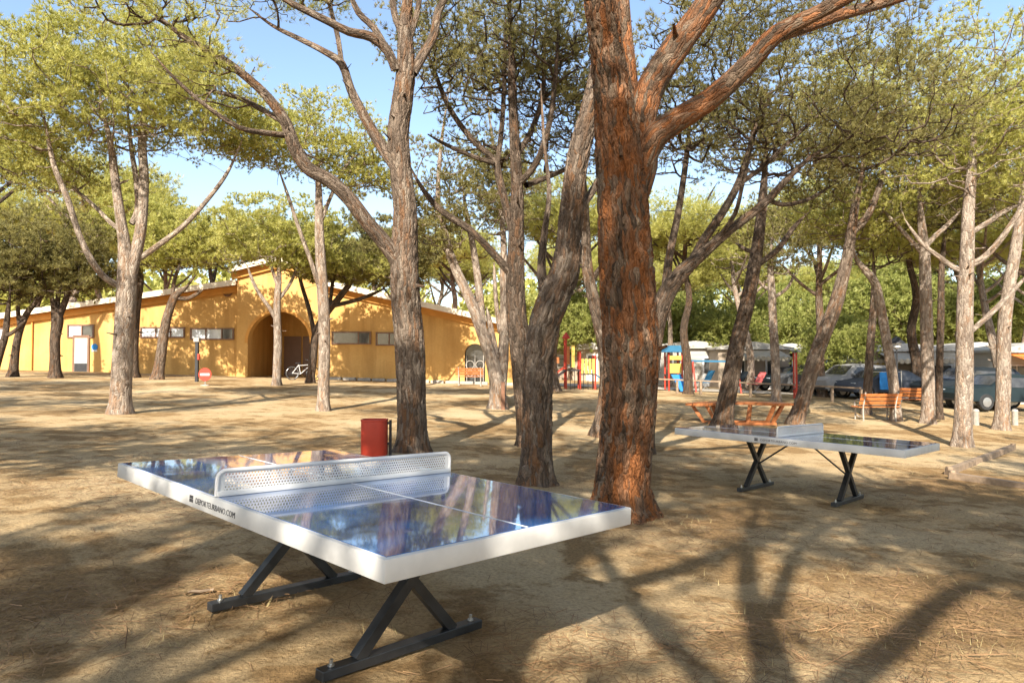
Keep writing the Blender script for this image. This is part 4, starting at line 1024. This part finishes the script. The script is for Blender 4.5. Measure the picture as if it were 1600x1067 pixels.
# ------------------------------------------------------------------ sign and post before the building
p = ghit(320, 603); s = empty('no_entry_sign', tuple(p)); tag(s, 'round red no entry sign on a low stand before the left wing', 'road sign')
zc = at(320, 585, p[1])[2] - p[2]
MB().lathe([(.255, -.008), (.26, 0), (.255, .008)], 32, (0, 0, zc), 'y').build('disc', M['red'], s)
MB().box((0, -.013, zc), (.36, .008, .085)).build('white_bar', M['white'], s)
MB().tube([(0, .03, -.1), (0, .03, zc)], .022, 8).build('pole', M['zinc'], s)
MB().lathe([(.17, -.03), (.17, .03), (.05, .06)], 16).build('stand', M['stone'], s)
p = G((308 - 800) / F * 29.5, 29.5); s = empty('black_post', p); tag(s, 'slim black post with a small box on top beside the no entry sign', 'post')
H_ = at(308, 534, 29.5)[2] - p[2]
MB().box((0, 0, H_ / 2 - .1), (.13, .13, H_ + .2), None, .01).build('shaft', M['black'], s)
MB().box((0, -.01, H_ + .08), (.24, .22, .18), None, .02).build('head_box', M['stone'], s)
MB().box((.1, -.05, H_ * .62), (.09, .12, .26), None, .02).build('red_box', M['red'], s)

# ------------------------------------------------------------------ bicycle
p = G(bx(473) * .95, BY * .95); bk = empty('bicycle', p, R(35)); tag(bk, 'city bicycle parked at the right side of the archway', 'bicycle')
def wheel(x):
    w_ = MB().tube([(x + .33 * math.cos(a), 0, .34 + .33 * math.sin(a)) for a in np.linspace(0, 6.283, 27)[:-1]], .02, 6, closed=True).build('wheel', M['rubber'], bk)
    MB().tube([(x + .305 * math.cos(a), 0, .34 + .305 * math.sin(a)) for a in np.linspace(0, 6.283, 27)[:-1]], .012, 5, closed=True).build('rim', M['rim'], w_)
    for k in range(8): a = k * math.pi / 8; MB().tube([(x + .3 * math.cos(a), 0, .34 + .3 * math.sin(a)), (x - .3 * math.cos(a), 0, .34 - .3 * math.sin(a))], .003, 3).build('spoke', M['rim'], w_)
wheel(-.52); wheel(.52)
f_ = MB()
for a_, b_ in (((-.52, .34), (-.1, .30)), ((-.1, .30), (-.2, .78)), ((-.2, .72), (.34, .76)), ((-.1, .30), (.36, .70)), ((-.52, .34), (-.2, .74)), ((.52, .34), (.36, .72)), ((.36, .70), (.32, .98))): f_.tube([(a_[0], 0, a_[1]), (b_[0], 0, b_[1])], .017, 6)
f_.build('frame', M['white'], bk)
MB().box((-.24, 0, .84), (.26, .14, .06), None, .025).build('saddle', M['black'], bk)
MB().tube([(.24, -.28, 1.02), (.34, -.2, 1.0), (.32, 0, .98), (.34, .2, 1.0), (.24, .28, 1.02)], .014, 6).build('handlebar', M['black'], bk)
MB().box((.46, 0, .88), (.25, .34, .22), None, .02).build('basket', M['black'], bk)

# ------------------------------------------------------------------ benches
def make_bench(L=1.4, metal='stone'):
    root = empty('slatted_bench', (0, 0, 0))
    for k in range(4): MB().box((0, .02 + k * .115, .45), (L, .095, .035), None, .006).build('seat_slat', M['orange_wood'], root)
    for k in range(3): MB().box((0, .43 + k * .045, .58 + k * .125), (L, .03, .10), Matrix.Rotation(R(-18), 3, 'X'), .006).build('back_slat', M['orange_wood'], root)
    for s in (-1, 1):
        x = s * (L / 2 - .15); mb = MB()
        mb.tube([(x, -.03, -.05), (x, -.02, .25), (x, .0, .42)], .025, 6); mb.tube([(x, .42, -.05), (x, .40, .25), (x, .40, .45), (x, .54, .92)], .025, 6)
        mb.tube([(x, .0, .42), (x, .40, .42)], .022, 6); mb.tube([(x, -.04, .44), (x, -.05, .62), (x, .1, .68), (x, .45, .66)], .022, 6)
        mb.tube([(x, -.02, .2), (x, .2, .12), (x, .41, .2)], .018, 6)
        mb.build('end_frame', M[metal], root, smooth=True)
    return root
b1 = make_bench(); b2 = copy_tree(b1); b3 = copy_tree(b1)
p = ghit(1362, 656); b1.location = tuple(p); b1.rotation_euler = (0, 0, R(186)); tag(b1, 'orange slatted bench with white end frames by the pale bent pine', 'bench', 'slatted wooden benches')
x = (1415 - 800) / F * 26.5; b2.location = G(x, 26.5); b2.rotation_euler = (0, 0, R(165)); tag(b2, 'orange slatted bench farther back behind the pale bent pine', 'bench', 'slatted wooden benches')
x = (735 - 800) / F * 34.6; b3.location = G(x, 34.6); b3.rotation_euler = (0, 0, R(178)); tag(b3, 'orange slatted bench against the ochre wall by the small arch', 'bench', 'slatted wooden benches')

# arc-shaped bench table
p = ghit(1150, 661); rb = empty('arc_bench', tuple(p)); tag(rb, 'low orange arc-shaped wooden bench on splayed legs behind the far table', 'bench')
ra = 1.55; cy0 = -1.15
n = 14; arcs = [math.radians(28 + k * (152 - 28) / n) for k in range(n + 1)]
for j, (r0, r1) in enumerate(((ra - .42, ra - .22), (ra - .205, ra - .005), (ra + .01, ra + .2))):
    V = []; Fc = []
    for a in arcs:
        for rr_, z in ((r0, .53), (r1, .53), (r1, .60), (r0, .60)): V.append((rr_ * math.cos(a), cy0 + rr_ * math.sin(a), z))
    for i in range(n):
        for k in range(4): k2 = (k + 1) % 4; Fc.append((i * 4 + k, i * 4 + k2, (i + 1) * 4 + k2, (i + 1) * 4 + k))
    Fc.append((0, 1, 2, 3)); Fc.append((n * 4 + 3, n * 4 + 2, n * 4 + 1, n * 4))
    MB().add(V, Fc).build('seat_board', M['orange_wood'], rb)
for a in (math.radians(38), math.radians(70), math.radians(110), math.radians(142)):
    for rr_, dr in ((ra - .33, -.0), (ra + .1, 0)):
        MB().bar((rr_ * math.cos(a), cy0 + rr_ * math.sin(a), .53), ((rr_ - .1) * math.cos(a) * .78, cy0 + (rr_ - .1) * math.sin(a) * .95, .0), .09, .09).build('leg', M['orange_wood'], rb)
for s in (-1, 1): MB().bar((-.95, -.25 + .3 * s, .035), (.95, -.25 + .3 * s, .035), .09, .07).build('foot_rail', M['orange_wood'], rb)

# ------------------------------------------------------------------ brown post, bollards, sleeper
p = ghit(786, 640); o = MB().box((0, 0, .38), (.12, .12, .96), None, .012).build('marker_post', M['wood_brown'], None); o.location = tuple(p); tag(o, 'short brown square post at the foot of the bleached pine', 'post')
for px, py, lab in ((1525, 664, 'small grey stone bollard right of the tall pale pine'), (1586, 664, 'small grey stone bollard at the right edge')):
    p = ghit(px, py); o = MB().lathe([(.09, -.1), (.09, .42), (.10, .44), (.08, .50), (.02, .52)], 14).build('bollard', M['stone'], None, smooth=True); o.location = tuple(p); tag(o, lab, 'bollard', 'stone bollards by the road')
pa, pb = ghit(1482, 742), ghit(1582, 702)
def sleeper(pa, pb, w_, lab):
    c = (Vector(pa) + Vector(pb)) / 2; o_ = empty('timber_edging', tuple(c)); tag(o_, lab, 'timber', 'old timber edging')
    MB().bar(Vector(pa) - c + Vector((0, 0, .05)), Vector(pb) - c + Vector((0, 0, .05)), w_, .11).build('beam', M['wood'], o_)
    for e in (pa, pb): MB().box(Vector(e) - c + Vector((0, -.02, .06)), (.08, .08, .16), None, .01).build('peg', M['wood'], o_)
sleeper(pa, pb, .11, 'weathered timber sleeper edging the path at the right edge')
sleeper(ghit(1486, 748), ghit(1640, 772), .12, 'dark low timber edging running off the right edge')

# ------------------------------------------------------------------ playground
p = G((905 - 800) / F * 34.5, 34.5); pg = empty('climbing_frame', p); tag(pg, 'red and yellow climbing frame left of the massive orange pine', 'playground')
for (x, y, h) in ((-.7, -.5, 2.5), (-.7, .5, 2.5), (.0, -.5, 1.9), (.0, .5, 1.9), (.75, -.5, 1.7), (.75, .5, 1.7), (-1.2, .2, 1.9), (-1.45, .2, 1.8)):
    MB().tube([(x, y, -.1), (x, y, h)], .045, 8).build('post', M['red'], pg)
MB().box((-.35, 0, .95), (.8, 1.1, .06)).build('platform', M['black'], pg); MB().box((.4, 0, .75), (.8, 1.1, .06)).build('platform', M['black'], pg)
MB().box((-.35, -.5, 1.65), (.16, .05, 1.1)).build('panel', M['yellow'], pg); MB().box((-.6, -.52, 1.7), (.14, .05, .9)).build('panel', M['orange_wood'], pg)
for k in range(4): MB().box((.12 + k * .18, -.53, 1.15), (.13, .04, .75)).build('rail_panel', M['yellow'], pg)
MB().bar((-1.45, .2, 1.45), (-1.0, .2, 1.45), .05, .3).build('panel', M['orange_wood'], pg)
MB().bar((-.75, -.45, .95), (-1.9, -.6, .05), .45, .06).build('ramp', M['black'], pg)
for s in (-1, 1): MB().bar((-.75, -.5 + s * .22, 1.15), (-1.9, -.6 + s * .22, .25), .05, .05).build('handrail', M['red'], pg)
MB().bar((.8, 0, .75), (1.7, 0, .1), .5, .05).build('slide', M['blue'], pg)
MB().lathe([(.08, 2.5), (.22, 2.55), (.02, 2.85)], 10, (-.7, -.5, 0)).build('finial', M['red'], pg)
for k in range(6): MB().tube([(-.5 + k * .22, -.55, .0), (-.5 + k * .22, -.55, .95)], .018, 5).build('bar', M['black'], pg)
p = G((1055 - 800) / F * 36.5, 36.5); pg = empty('play_tower', p); tag(pg, 'play tower with dark blue roof and long blue beam right of the massive orange pine', 'playground')
for (x, y) in ((-.45, -.45), (.25, -.45), (-.45, .45), (.25, .45)): MB().tube([(x, y, -.1), (x, y, 2.1)], .05, 8).build('post', M['red'], pg)
MB().prism([(-.75, 2.05), (.55, 2.05), (.25, 2.4), (-.4, 2.4)], -.7, .7).build('roof', M['blue'], pg)
MB().box((-.1, 0, .85), (.8, .95, .06)).build('platform', M['black'], pg); MB().box((-.1, -.47, 1.2), (.62, .04, .5)).build('panel', M['yellow'], pg); MB().box((-.1, -.47, 1.75), (.62, .04, .22)).build('panel', M['yellow'], pg)
MB().bar((.25, -.3, 1.6), (3.3, -.3, 1.55), .1, .1).build('beam', M['blue'], pg)
for x in (.85, 3.2):
    for s in (-1, 1): MB().tube([(x, -.3, 1.6), (x + .05, -.3 + s * .5, -.1)], .045, 8).build('leg', M['red'], pg)
MB().bar((-.1, -.5, .85), (.1, -1.7, .05), .5, .05).build('slide', M['sky_blue'], pg)
p = G((1242 - 800) / F * 31, 31); sw = empty('swing_frame', p); tag(sw, 'tall red swing frame left of the forked pine', 'swing')
for x, y in ((-.32, -.9), (.32, .9)): MB().tube([(x, y, -.1), (x, y, 2.15)], .05, 8).build('post', M['red'], sw)
MB().bar((-.4, -1.1, 2.15), (.4, 1.1, 2.15), .1, .1).build('beam', M['pole_green'], sw)
MB().tube([(-.05, -.25, 2.1), (-.05, -.25, .5)], .012, 5).build('chain', M['zinc'], sw); MB().tube([(.08, .2, 2.1), (.08, .2, .5)], .012, 5).build('chain', M['zinc'], sw)
MB().box((.015, -.02, .48), (.2, .5, .04), Matrix.Rotation(R(-16), 3, 'Z')).build('seat', M['black'], sw)

# ------------------------------------------------------------------ low rail fence
pa, pb = Vector(G((1022 - 800) / F * 34, 34)), Vector(G((1345 - 800) / F * 29.5, 29.5))
fe = empty('rail_fence', tuple((pa + pb) / 2)); tag(fe, 'low wooden rail fence between the sand and the road', 'fence'); fo = Vector(fe.location)
NP = 9; pts = []
for k in range(NP):
    q = pa.lerp(pb, k / (NP - 1)); q.z = float(gz(q.x, q.y)); pts.append(q - fo)
    MB().box(q - fo + Vector((0, 0, .24)), (.11, .11, .72), None, .01).build('post', M['wood'], fe)
for k in range(NP - 1): MB().bar(pts[k] + Vector((0, -.0, .65)), pts[k + 1] + Vector((0, 0, .65)), .14, .07).build('rail', M['wood'], fe)

# ------------------------------------------------------------------ street lantern
p = G((1401 - 800) / F * 27, 27); la = empty('street_lamp', p); tag(la, 'dark street lantern on a slim pole behind the pale bent pine', 'street lamp')
H_ = at(1401, 545, 27)[2] - p[2]
MB().tube([(0, 0, -.1), (0, 0, .5), (0, 0, H_)], [.06, .045, .03], 10).build('pole', M['black'], la)
MB().lathe([(.05, H_ - .02), (.15, H_ + .06), (.18, H_ + .24), (.06, H_ + .25)], 14).build('lantern_glass', M['pale_glass'], la)
MB().lathe([(.30, H_ + .22), (.29, H_ + .25), (.12, H_ + .42), (.03, H_ + .5)], 16).build('cap', M['black'], la, smooth=True)

# ------------------------------------------------------------------ road
def strip(name, poly, mat, lift, ny=10, nx=40):
    (xa, ya0, ya1), (xb, yb0, yb1) = poly; V = []; Q = []
    for i in range(nx + 1):
        t = i / nx; x = xa + (xb - xa) * t
        for j in range(ny + 1):
            y = (ya0 + (yb0 - ya0) * t) + ((ya1 + (yb1 - ya1) * t) - (ya0 + (yb0 - ya0) * t)) * j / ny
            V.append((x, y, float(gz(x, y)) + lift))
    for i in range(nx):
        for j in range(ny): a = i * (ny + 1) + j; Q.append((a, a + ny + 1, a + ny + 2, a + 1))
    o = link(name, np_mesh(name, V, quad=Q, smooth=True), M[mat]); tag(o, kind='structure')
strip('road', ((2, 37.6, 42.0), (70, 26.5, 33.0)), 'road', .035)

# ------------------------------------------------------------------ cars
def make_car(paint, kind='hatch'):
    root = empty('parked_car', (0, 0, 0))
    if kind == 'van': L_, H_, W_ = 4.6, 1.95, 1.8; prof = [(-2.25, .35), (-2.3, .8), (-2.15, 1.05), (-1.45, 1.2), (-.95, 1.85), (-.5, 1.95), (2.1, 1.93), (2.25, 1.6), (2.28, .4)]
    elif kind == 'suv': L_, H_, W_ = 4.4, 1.68, 1.82; prof = [(-2.1, .4), (-2.15, .8), (-2.0, .98), (-1.05, 1.08), (-.4, 1.6), (.2, 1.68), (1.5, 1.64), (2.05, 1.15), (2.12, .9), (2.08, .42)]
    else: L_, H_, W_ = 4.1, 1.46, 1.74; prof = [(-1.95, .32), (-2.02, .62), (-1.9, .82), (-1.0, .95), (-.3, 1.40), (.3, 1.46), (1.1, 1.40), (1.85, 1.0), (2.0, .85), (1.98, .36)]
    belt = max(z for x, z in prof) * .62
    V = []; Fc = []; n = len(prof); ys = [-1, -.94, -.8, .8, .94, 1]
    for s in ys:
        for (x, z) in prof:
            k = max(0, (z - belt) / (prof[5][1] - belt)); yy = s * W_ / 2 * (1 - .17 * k); sh_ = 1 if abs(s) < .9 else (.985 if abs(s) < .97 else .955)
            V.append((x * sh_, yy, belt + (z - belt) * sh_))
    for j in range(len(ys) - 1):
        for i in range(n): i2 = (i + 1) % n; Fc.append((j * n + i, j * n + i2, (j + 1) * n + i2, (j + 1) * n + i))
    Fc.append(tuple(range(n))); Fc.append(tuple(range((len(ys) - 1) * n, len(ys) * n))[::-1])
    MB().add(V, Fc).build('body', M[paint], root, smooth=True)
    top = prof[5][1] * .955
    zb, zt = belt + .02, top - .09
    def side(x): return (1 - .17 * max(0, (x - belt) / (prof[5][1] - belt))) * W_ / 2 + .006
    fx = (prof[3][0] + .25, prof[4][0] + .1); rx = (prof[-3][0] - .25, prof[6][0] + (.1 if kind != 'van' else -.1))
    for s in (-1, 1):
        mid = (fx[1] + rx[1]) / 2 + .1
        for (a, b, c, d) in ((fx[0], mid - .05, mid - .05, fx[1]), (mid + .05, rx[0], rx[1], mid + .05)):
            q = [(a, s * side(zb), zb), (b, s * side(zb), zb), (c, s * side(zt), zt), (d, s * side(zt), zt)]
            MB().add(q + [(x, y - s * .02, z) for x, y, z in q], [(0, 1, 2, 3), (7, 6, 5, 4), (0, 4, 5, 1), (1, 5, 6, 2), (2, 6, 7, 3), (3, 7, 4, 0)]).build('side_window', M['glass_dark'], root)
    for (p0, p1, nm) in ((prof[3], prof[4], 'windscreen'), (prof[-3], prof[-4], 'rear_window')):
        a = Vector((p0[0], 0, p0[1])); b_ = Vector((p1[0], 0, p1[1])); d = b_ - a; nn = Vector((d.z, 0, -d.x)).normalized()
        if nn.z < 0: nn = -nn
        a2 = a + d * .08 + nn * .008; b2_ = a + d * .92 + nn * .008; q = []
        for (pp, w_) in ((a2, .80), (b2_, .68)): q += [(pp.x, -W_ / 2 * w_, pp.z), (pp.x, W_ / 2 * w_, pp.z)]
        MB().add(q, [(0, 1, 3, 2)]).build(nm, M['glass_dark'], root)
    for x in (-1.28, 1.28):
        for s in (-1, 1):
            wv = MB().lathe([(.2, -.11), (.30, -.11), (.32, -.08), (.32, .08), (.30, .11), (.2, .11)], 20, (x, s * (W_ / 2 - .08), .32), 'y').build('wheel', M['rubber'], root)
            MB().lathe([(.19, -.118), (.02, -.125), (.02, .125), (.19, .118)], 14, (x, s * (W_ / 2 - .08), .32), 'y').build('rim', M['rim'], wv)
    for s in (-1, 1):
        MB().box((prof[2][0] + .03, s * W_ * .36, prof[2][1] - .12), (.16, .34, .14), None, .03).build('headlight', M['pale_glass'], root)
        MB().box((prof[-2][0] * .955, s * W_ * .40, prof[-2][1] - .02), (.14, .2, .26), None, .03).build('tail_light', M['red'], root)
        MB().box((prof[3][0] + .35, s * (W_ / 2 + .06), belt + .1), (.14, .16, .11), None, .03).build('mirror', M[paint], root)
    MB().box((prof[0][0] + .02, 0, .42), (.08, W_ * .8, .16), None, .02).build('bumper', M['black'], root)
    return root
for px, y, paint, kind, rz, lab in ((1272, 38.5, 'p_grey', 'suv', 8, 'dark grey car parked left of the white van'), (1300, 41, 'p_white', 'van', 60, 'white van parked behind the small leafy tree'),
    (1328, 34.5, 'p_silver', 'suv', 15, 'silver car parked by the rail fence'), (1372, 33, 'p_blue', 'hatch', 12, 'grey-blue car with a dark roof behind the slatted bench'),
    (1512, 29.5, 'p_black', 'suv', 5, 'black car parked behind the tall pale pine'), (1556, 27.8, 'p_teal', 'hatch', 8, 'dark teal car parked beside the black car near the right edge'), (1236, 40, 'p_teal', 'hatch', 12, 'dark car far left behind the red swing frame')):
    c = make_car(paint, kind); x = (px - 800) / F * y; c.location = (x, y, float(gz(x, y)) + .035); c.rotation_euler = (math.atan(.0) , math.atan(.033), R(rz)); tag(c, lab, 'car', 'cars parked along the camping road')

# ------------------------------------------------------------------ caravans / mobile homes
def make_home(px, y, L_, H_, mat, aw, lab, rz=0, yellow=False):
    x = (px - 800) / F * y; root = empty('mobile_home', G(x, y), R(rz)); tag(root, lab, 'mobile home', 'mobile homes across the road')
    MB().box((0, 1.5, H_ / 2 - .2), (L_, 3.0, H_ + .4)).build('body', M[mat], root)
    MB().prism([(-L_ / 2 - .2, H_), (L_ / 2 + .2, H_), (L_ / 2 + .2, H_ + .12), (0, H_ + .5), (-L_ / 2 - .2, H_ + .12)], -.25, 3.2).build('roof', M['caravan'], root)
    k = max(2, int(L_ / 1.7))
    for i in range(k):
        xx = -L_ / 2 + (i + .5) * L_ / k
        if i == k // 2:
            f = MB().box((xx, -.02, 1.0), (.85, .06, 2.0)).build('door', M['white'], root); MB().box((xx, -.06, 1.35), (.6, .03, 1.0)).build('pane', M['glass_dark'], f)
        else:
            f = MB().box((xx, -.02, 1.45), (1.1, .06, .95)).build('window', M['white'], root)
            for s in (-1, 1): MB().box((xx + s * .26, -.06, 1.45), (.46, .03, .8)).build('pane', M['glass_dark'], f)
    if yellow: MB().box((-L_ / 2 + .9, -.10, 1.35), (1.5, .05, 1.3)).build('yellow_panel', M['yellow'], root)
    for q in range(int(H_ / .3)): MB().box((0, -.008, .3 + q * .3), (L_ - .02, .016, .02)).build('cladding_joint', M['awning'], root)
    if aw:
        MB().bar((0, .0, H_ - .05), (0, -2.2, H_ - .55), L_ * .7, .03).build('awning', M[aw], root)
        for s in (-1, 1): MB().tube([(s * L_ * .34, -2.15, -.3), (s * L_ * .34, -2.15, H_ - .56)], .03, 6).build('awning_pole', M['white'], root)
        nn = int(L_ * .7 / .3)
        for q in range(nn): MB().lathe([(.15, -.01), (.15, .01)], 10, (-L_ * .35 + (q + .5) * .3, -2.22, H_ - .58), 'y').build('scallop', M[aw], root)
for a in ((1085, 45, 7.5, 2.5, 'caravan', None, 'pale mobile home behind the play tower beam', 4), (1178, 43, 4.5, 2.5, 'caravan_beige', 'awning', 'beige mobile home with pale awning right of the leaning dark pine', 0),
          (1235, 47, 5.5, 2.6, 'caravan', None, 'white mobile home behind the red swing frame', 2), (1315, 43, 6.0, 2.5, 'caravan_beige', 'awning', 'mobile home with yellow panel and scalloped cream awning', -4, True),
          (1418, 41, 5.0, 2.6, 'caravan_beige', 'awning', 'mobile home with yellow panel behind the street lantern', -6, True), (1530, 39, 6.0, 2.7, 'caravan', None, 'white mobile home behind the black car', -8),
          (1622, 33, 4.0, 2.5, 'caravan', 'awning_orange', 'mobile home with bright orange awning at the right edge', -6), (925, 50, 6, 2.3, 'caravan_beige', None, 'beige mobile home behind the climbing frame', 2)): make_home(*a)
# towel line and camp chairs
p = G((1384 - 800) / F * 31.5, 31.5); tl = empty('towel_line', p); tag(tl, 'bright blue towel hanging on a line by the grey-blue car', 'towel')
V = []; Q = []
for i in range(9):
    for j in range(9): V.append((-.3 + i * .075, .05 * math.sin(i * 1.5) * (j / 8), 1.35 - j * .1))
for i in range(8):
    for j in range(8): a = i * 9 + j; Q.append((a, a + 9, a + 10, a + 1))
link('towel', np_mesh('towel', V, quad=Q, smooth=True), M['sky_blue'], tl)
MB().tube([(-.7, 0, 1.36), (.7, 0, 1.36)], .01, 5).build('line', M['white'], tl)
for x in (-.7, .7): MB().tube([(x, 0, -.1), (x, 0, 1.4)], .025, 6).build('pole', M['zinc'], tl)
for px, m_, lab in ((1098, 'blue', 'dark blue reclining camp chair under the play tower beam'), (1150, 'p_black', 'black reclining camp chair left of the leaning dark pine'), (1178, 'pink', 'pink reclining camp chair in front of the beige mobile home')):
    x = (px - 800) / F * 39.5; c = empty('camp_chair', G(x, 39.5), R(20)); tag(c, lab, 'camp chair', 'camp chairs before the mobile homes')
    MB().box((0, 0, .42), (.6, .55, .04)).build('seat', M[m_], c); MB().box((.42, 0, .75), (.05, .55, .8), Matrix.Rotation(R(32), 3, 'Y')).build('backrest', M[m_], c)
    for s in (-1, 1):
        for s2 in (-1, 1): MB().tube([(s * .25, s2 * .25, .42), (-s * .28, s2 * .25, -.05)], .015, 5).build('leg', M['zinc'], c)

p = ghit(310, 928); o = empty('bark_flake', tuple(p)); o.rotation_euler = (0, 0, .4); tag(o, 'curled bark flake lying left of the near table foot', 'bark flake')
V = []; Q = []
for i in range(6):
    for j in range(4): V.append((-.09 + i * .036 + .006 * j, -.025 + j * .017 + .008 * math.sin(i * 2.), .004 + .016 * (abs(j - 1.5) / 1.5) ** 2 + .006 * math.sin(i * 1.3)))
for i in range(5):
    for j in range(3): a = i * 4 + j; Q.append((a, a + 4, a + 5, a + 1))
me = np_mesh('flake', V, quad=Q, smooth=True); link('flake', me, M['wood'], o); MB().box((.05, .03, .012), (.05, .02, .008), None, .002).build('chip', M['wood'], o); o.scale = (.8, .8, .8)

# ------------------------------------------------------------------ ground cover: fallen needles, straw, grass tufts
def scatter():
    r = np.random.default_rng(5)
    n = 80000
    t = r.random(n); y = 1.6 + 11 * t ** 1.5; x = (r.random(n) - .5) * (2.6 + y * 1.75)
    cl = np.sin(x * 1.3 + 1.7 * np.sin(y * .9)) + np.sin(y * 2.1 + 1.2 * np.sin(x * 1.7)) + r.normal(0, .7, n)
    k = cl > .35; x = x[k]; y = y[k]; n = len(x)
    z = gz(x, y) + r.uniform(-.004, .022, n)
    a = r.uniform(0, 6.28, n); Ln = r.uniform(.03, .075, n); Wd = r.uniform(.0006, .0012, n) * (1 + y * .16)
    D = np.stack([np.cos(a) * Ln, np.sin(a) * Ln, r.normal(0, .006, n)], 1); Sd = np.stack([-np.sin(a) * Wd, np.cos(a) * Wd, r.normal(0, .0006, n)], 1)
    big = r.random(n) < .012; D[big] *= r.uniform(1.2, 2.2, (big.sum(), 1)); Sd[big] *= 1.8
    Cc = np.stack([x, y, z], 1)
    V = np.stack([Cc - D - Sd, Cc - D + Sd, Cc + D + Sd, Cc + D - Sd], 1).reshape(-1, 3)
    o = link('fallen_needles', np_mesh('fallen_needles', V, quad=np.arange(4 * n).reshape(-1, 4)), M['litter']); tag(o, 'brown fallen pine needles scattered over the sandy ground', 'needle litter', kind='stuff')
    # grass blades in loose tufts
    tufts = [ghit(px, py) for px, py in ((1300, 900), (1318, 905), (1440, 905), (1470, 915), (1260, 990), (1030, 815), (1068, 830), (1000, 815), (1085, 815), (1455, 700), (1420, 740), (1560, 770), (520, 633), (540, 630), (440, 632), (395, 930), (420, 945), (575, 985), (585, 990), (1200, 870), (1150, 960), (1500, 1000), (1350, 960), (1400, 1005), (250, 1010), (900, 1000), (1040, 990), (620, 1010), (1090, 900), (1240, 880), (1350, 850), (1530, 880), (1550, 1010), (1180, 1040))]
    Vs = []; r = np.random.default_rng(8)
    for p in tufts:
        m = r.integers(8, 20); rad = .035 + .012 * p[1]
        b = np.array(p) + np.stack([r.normal(0, rad, m), r.normal(0, rad, m), np.zeros(m) - .005], 1); b[:, 2] = gz(b[:, 0], b[:, 1]) - .005
        h = r.uniform(.02, .05, m) * (1 + .03 * p[1]); a = r.uniform(0, 6.28, m); ln = h * r.uniform(.3, 1.6, m)
        tip = b + np.stack([np.cos(a) * ln, np.sin(a) * ln, h], 1); w_ = .0008 + .0003 * p[1]; sd = np.stack([-np.sin(a), np.cos(a), 0 * a], 1) * w_
        Vs.append(np.stack([b - sd, b + sd, tip], 1).reshape(-1, 3))
    V = np.concatenate(Vs); o = link('dry_grass', np_mesh('dry_grass', V, tri=np.arange(len(V)).reshape(-1, 3)), M['straw']); tag(o, 'thin tufts of dry yellow grass growing from the sand', 'grass', kind='stuff')
scatter()
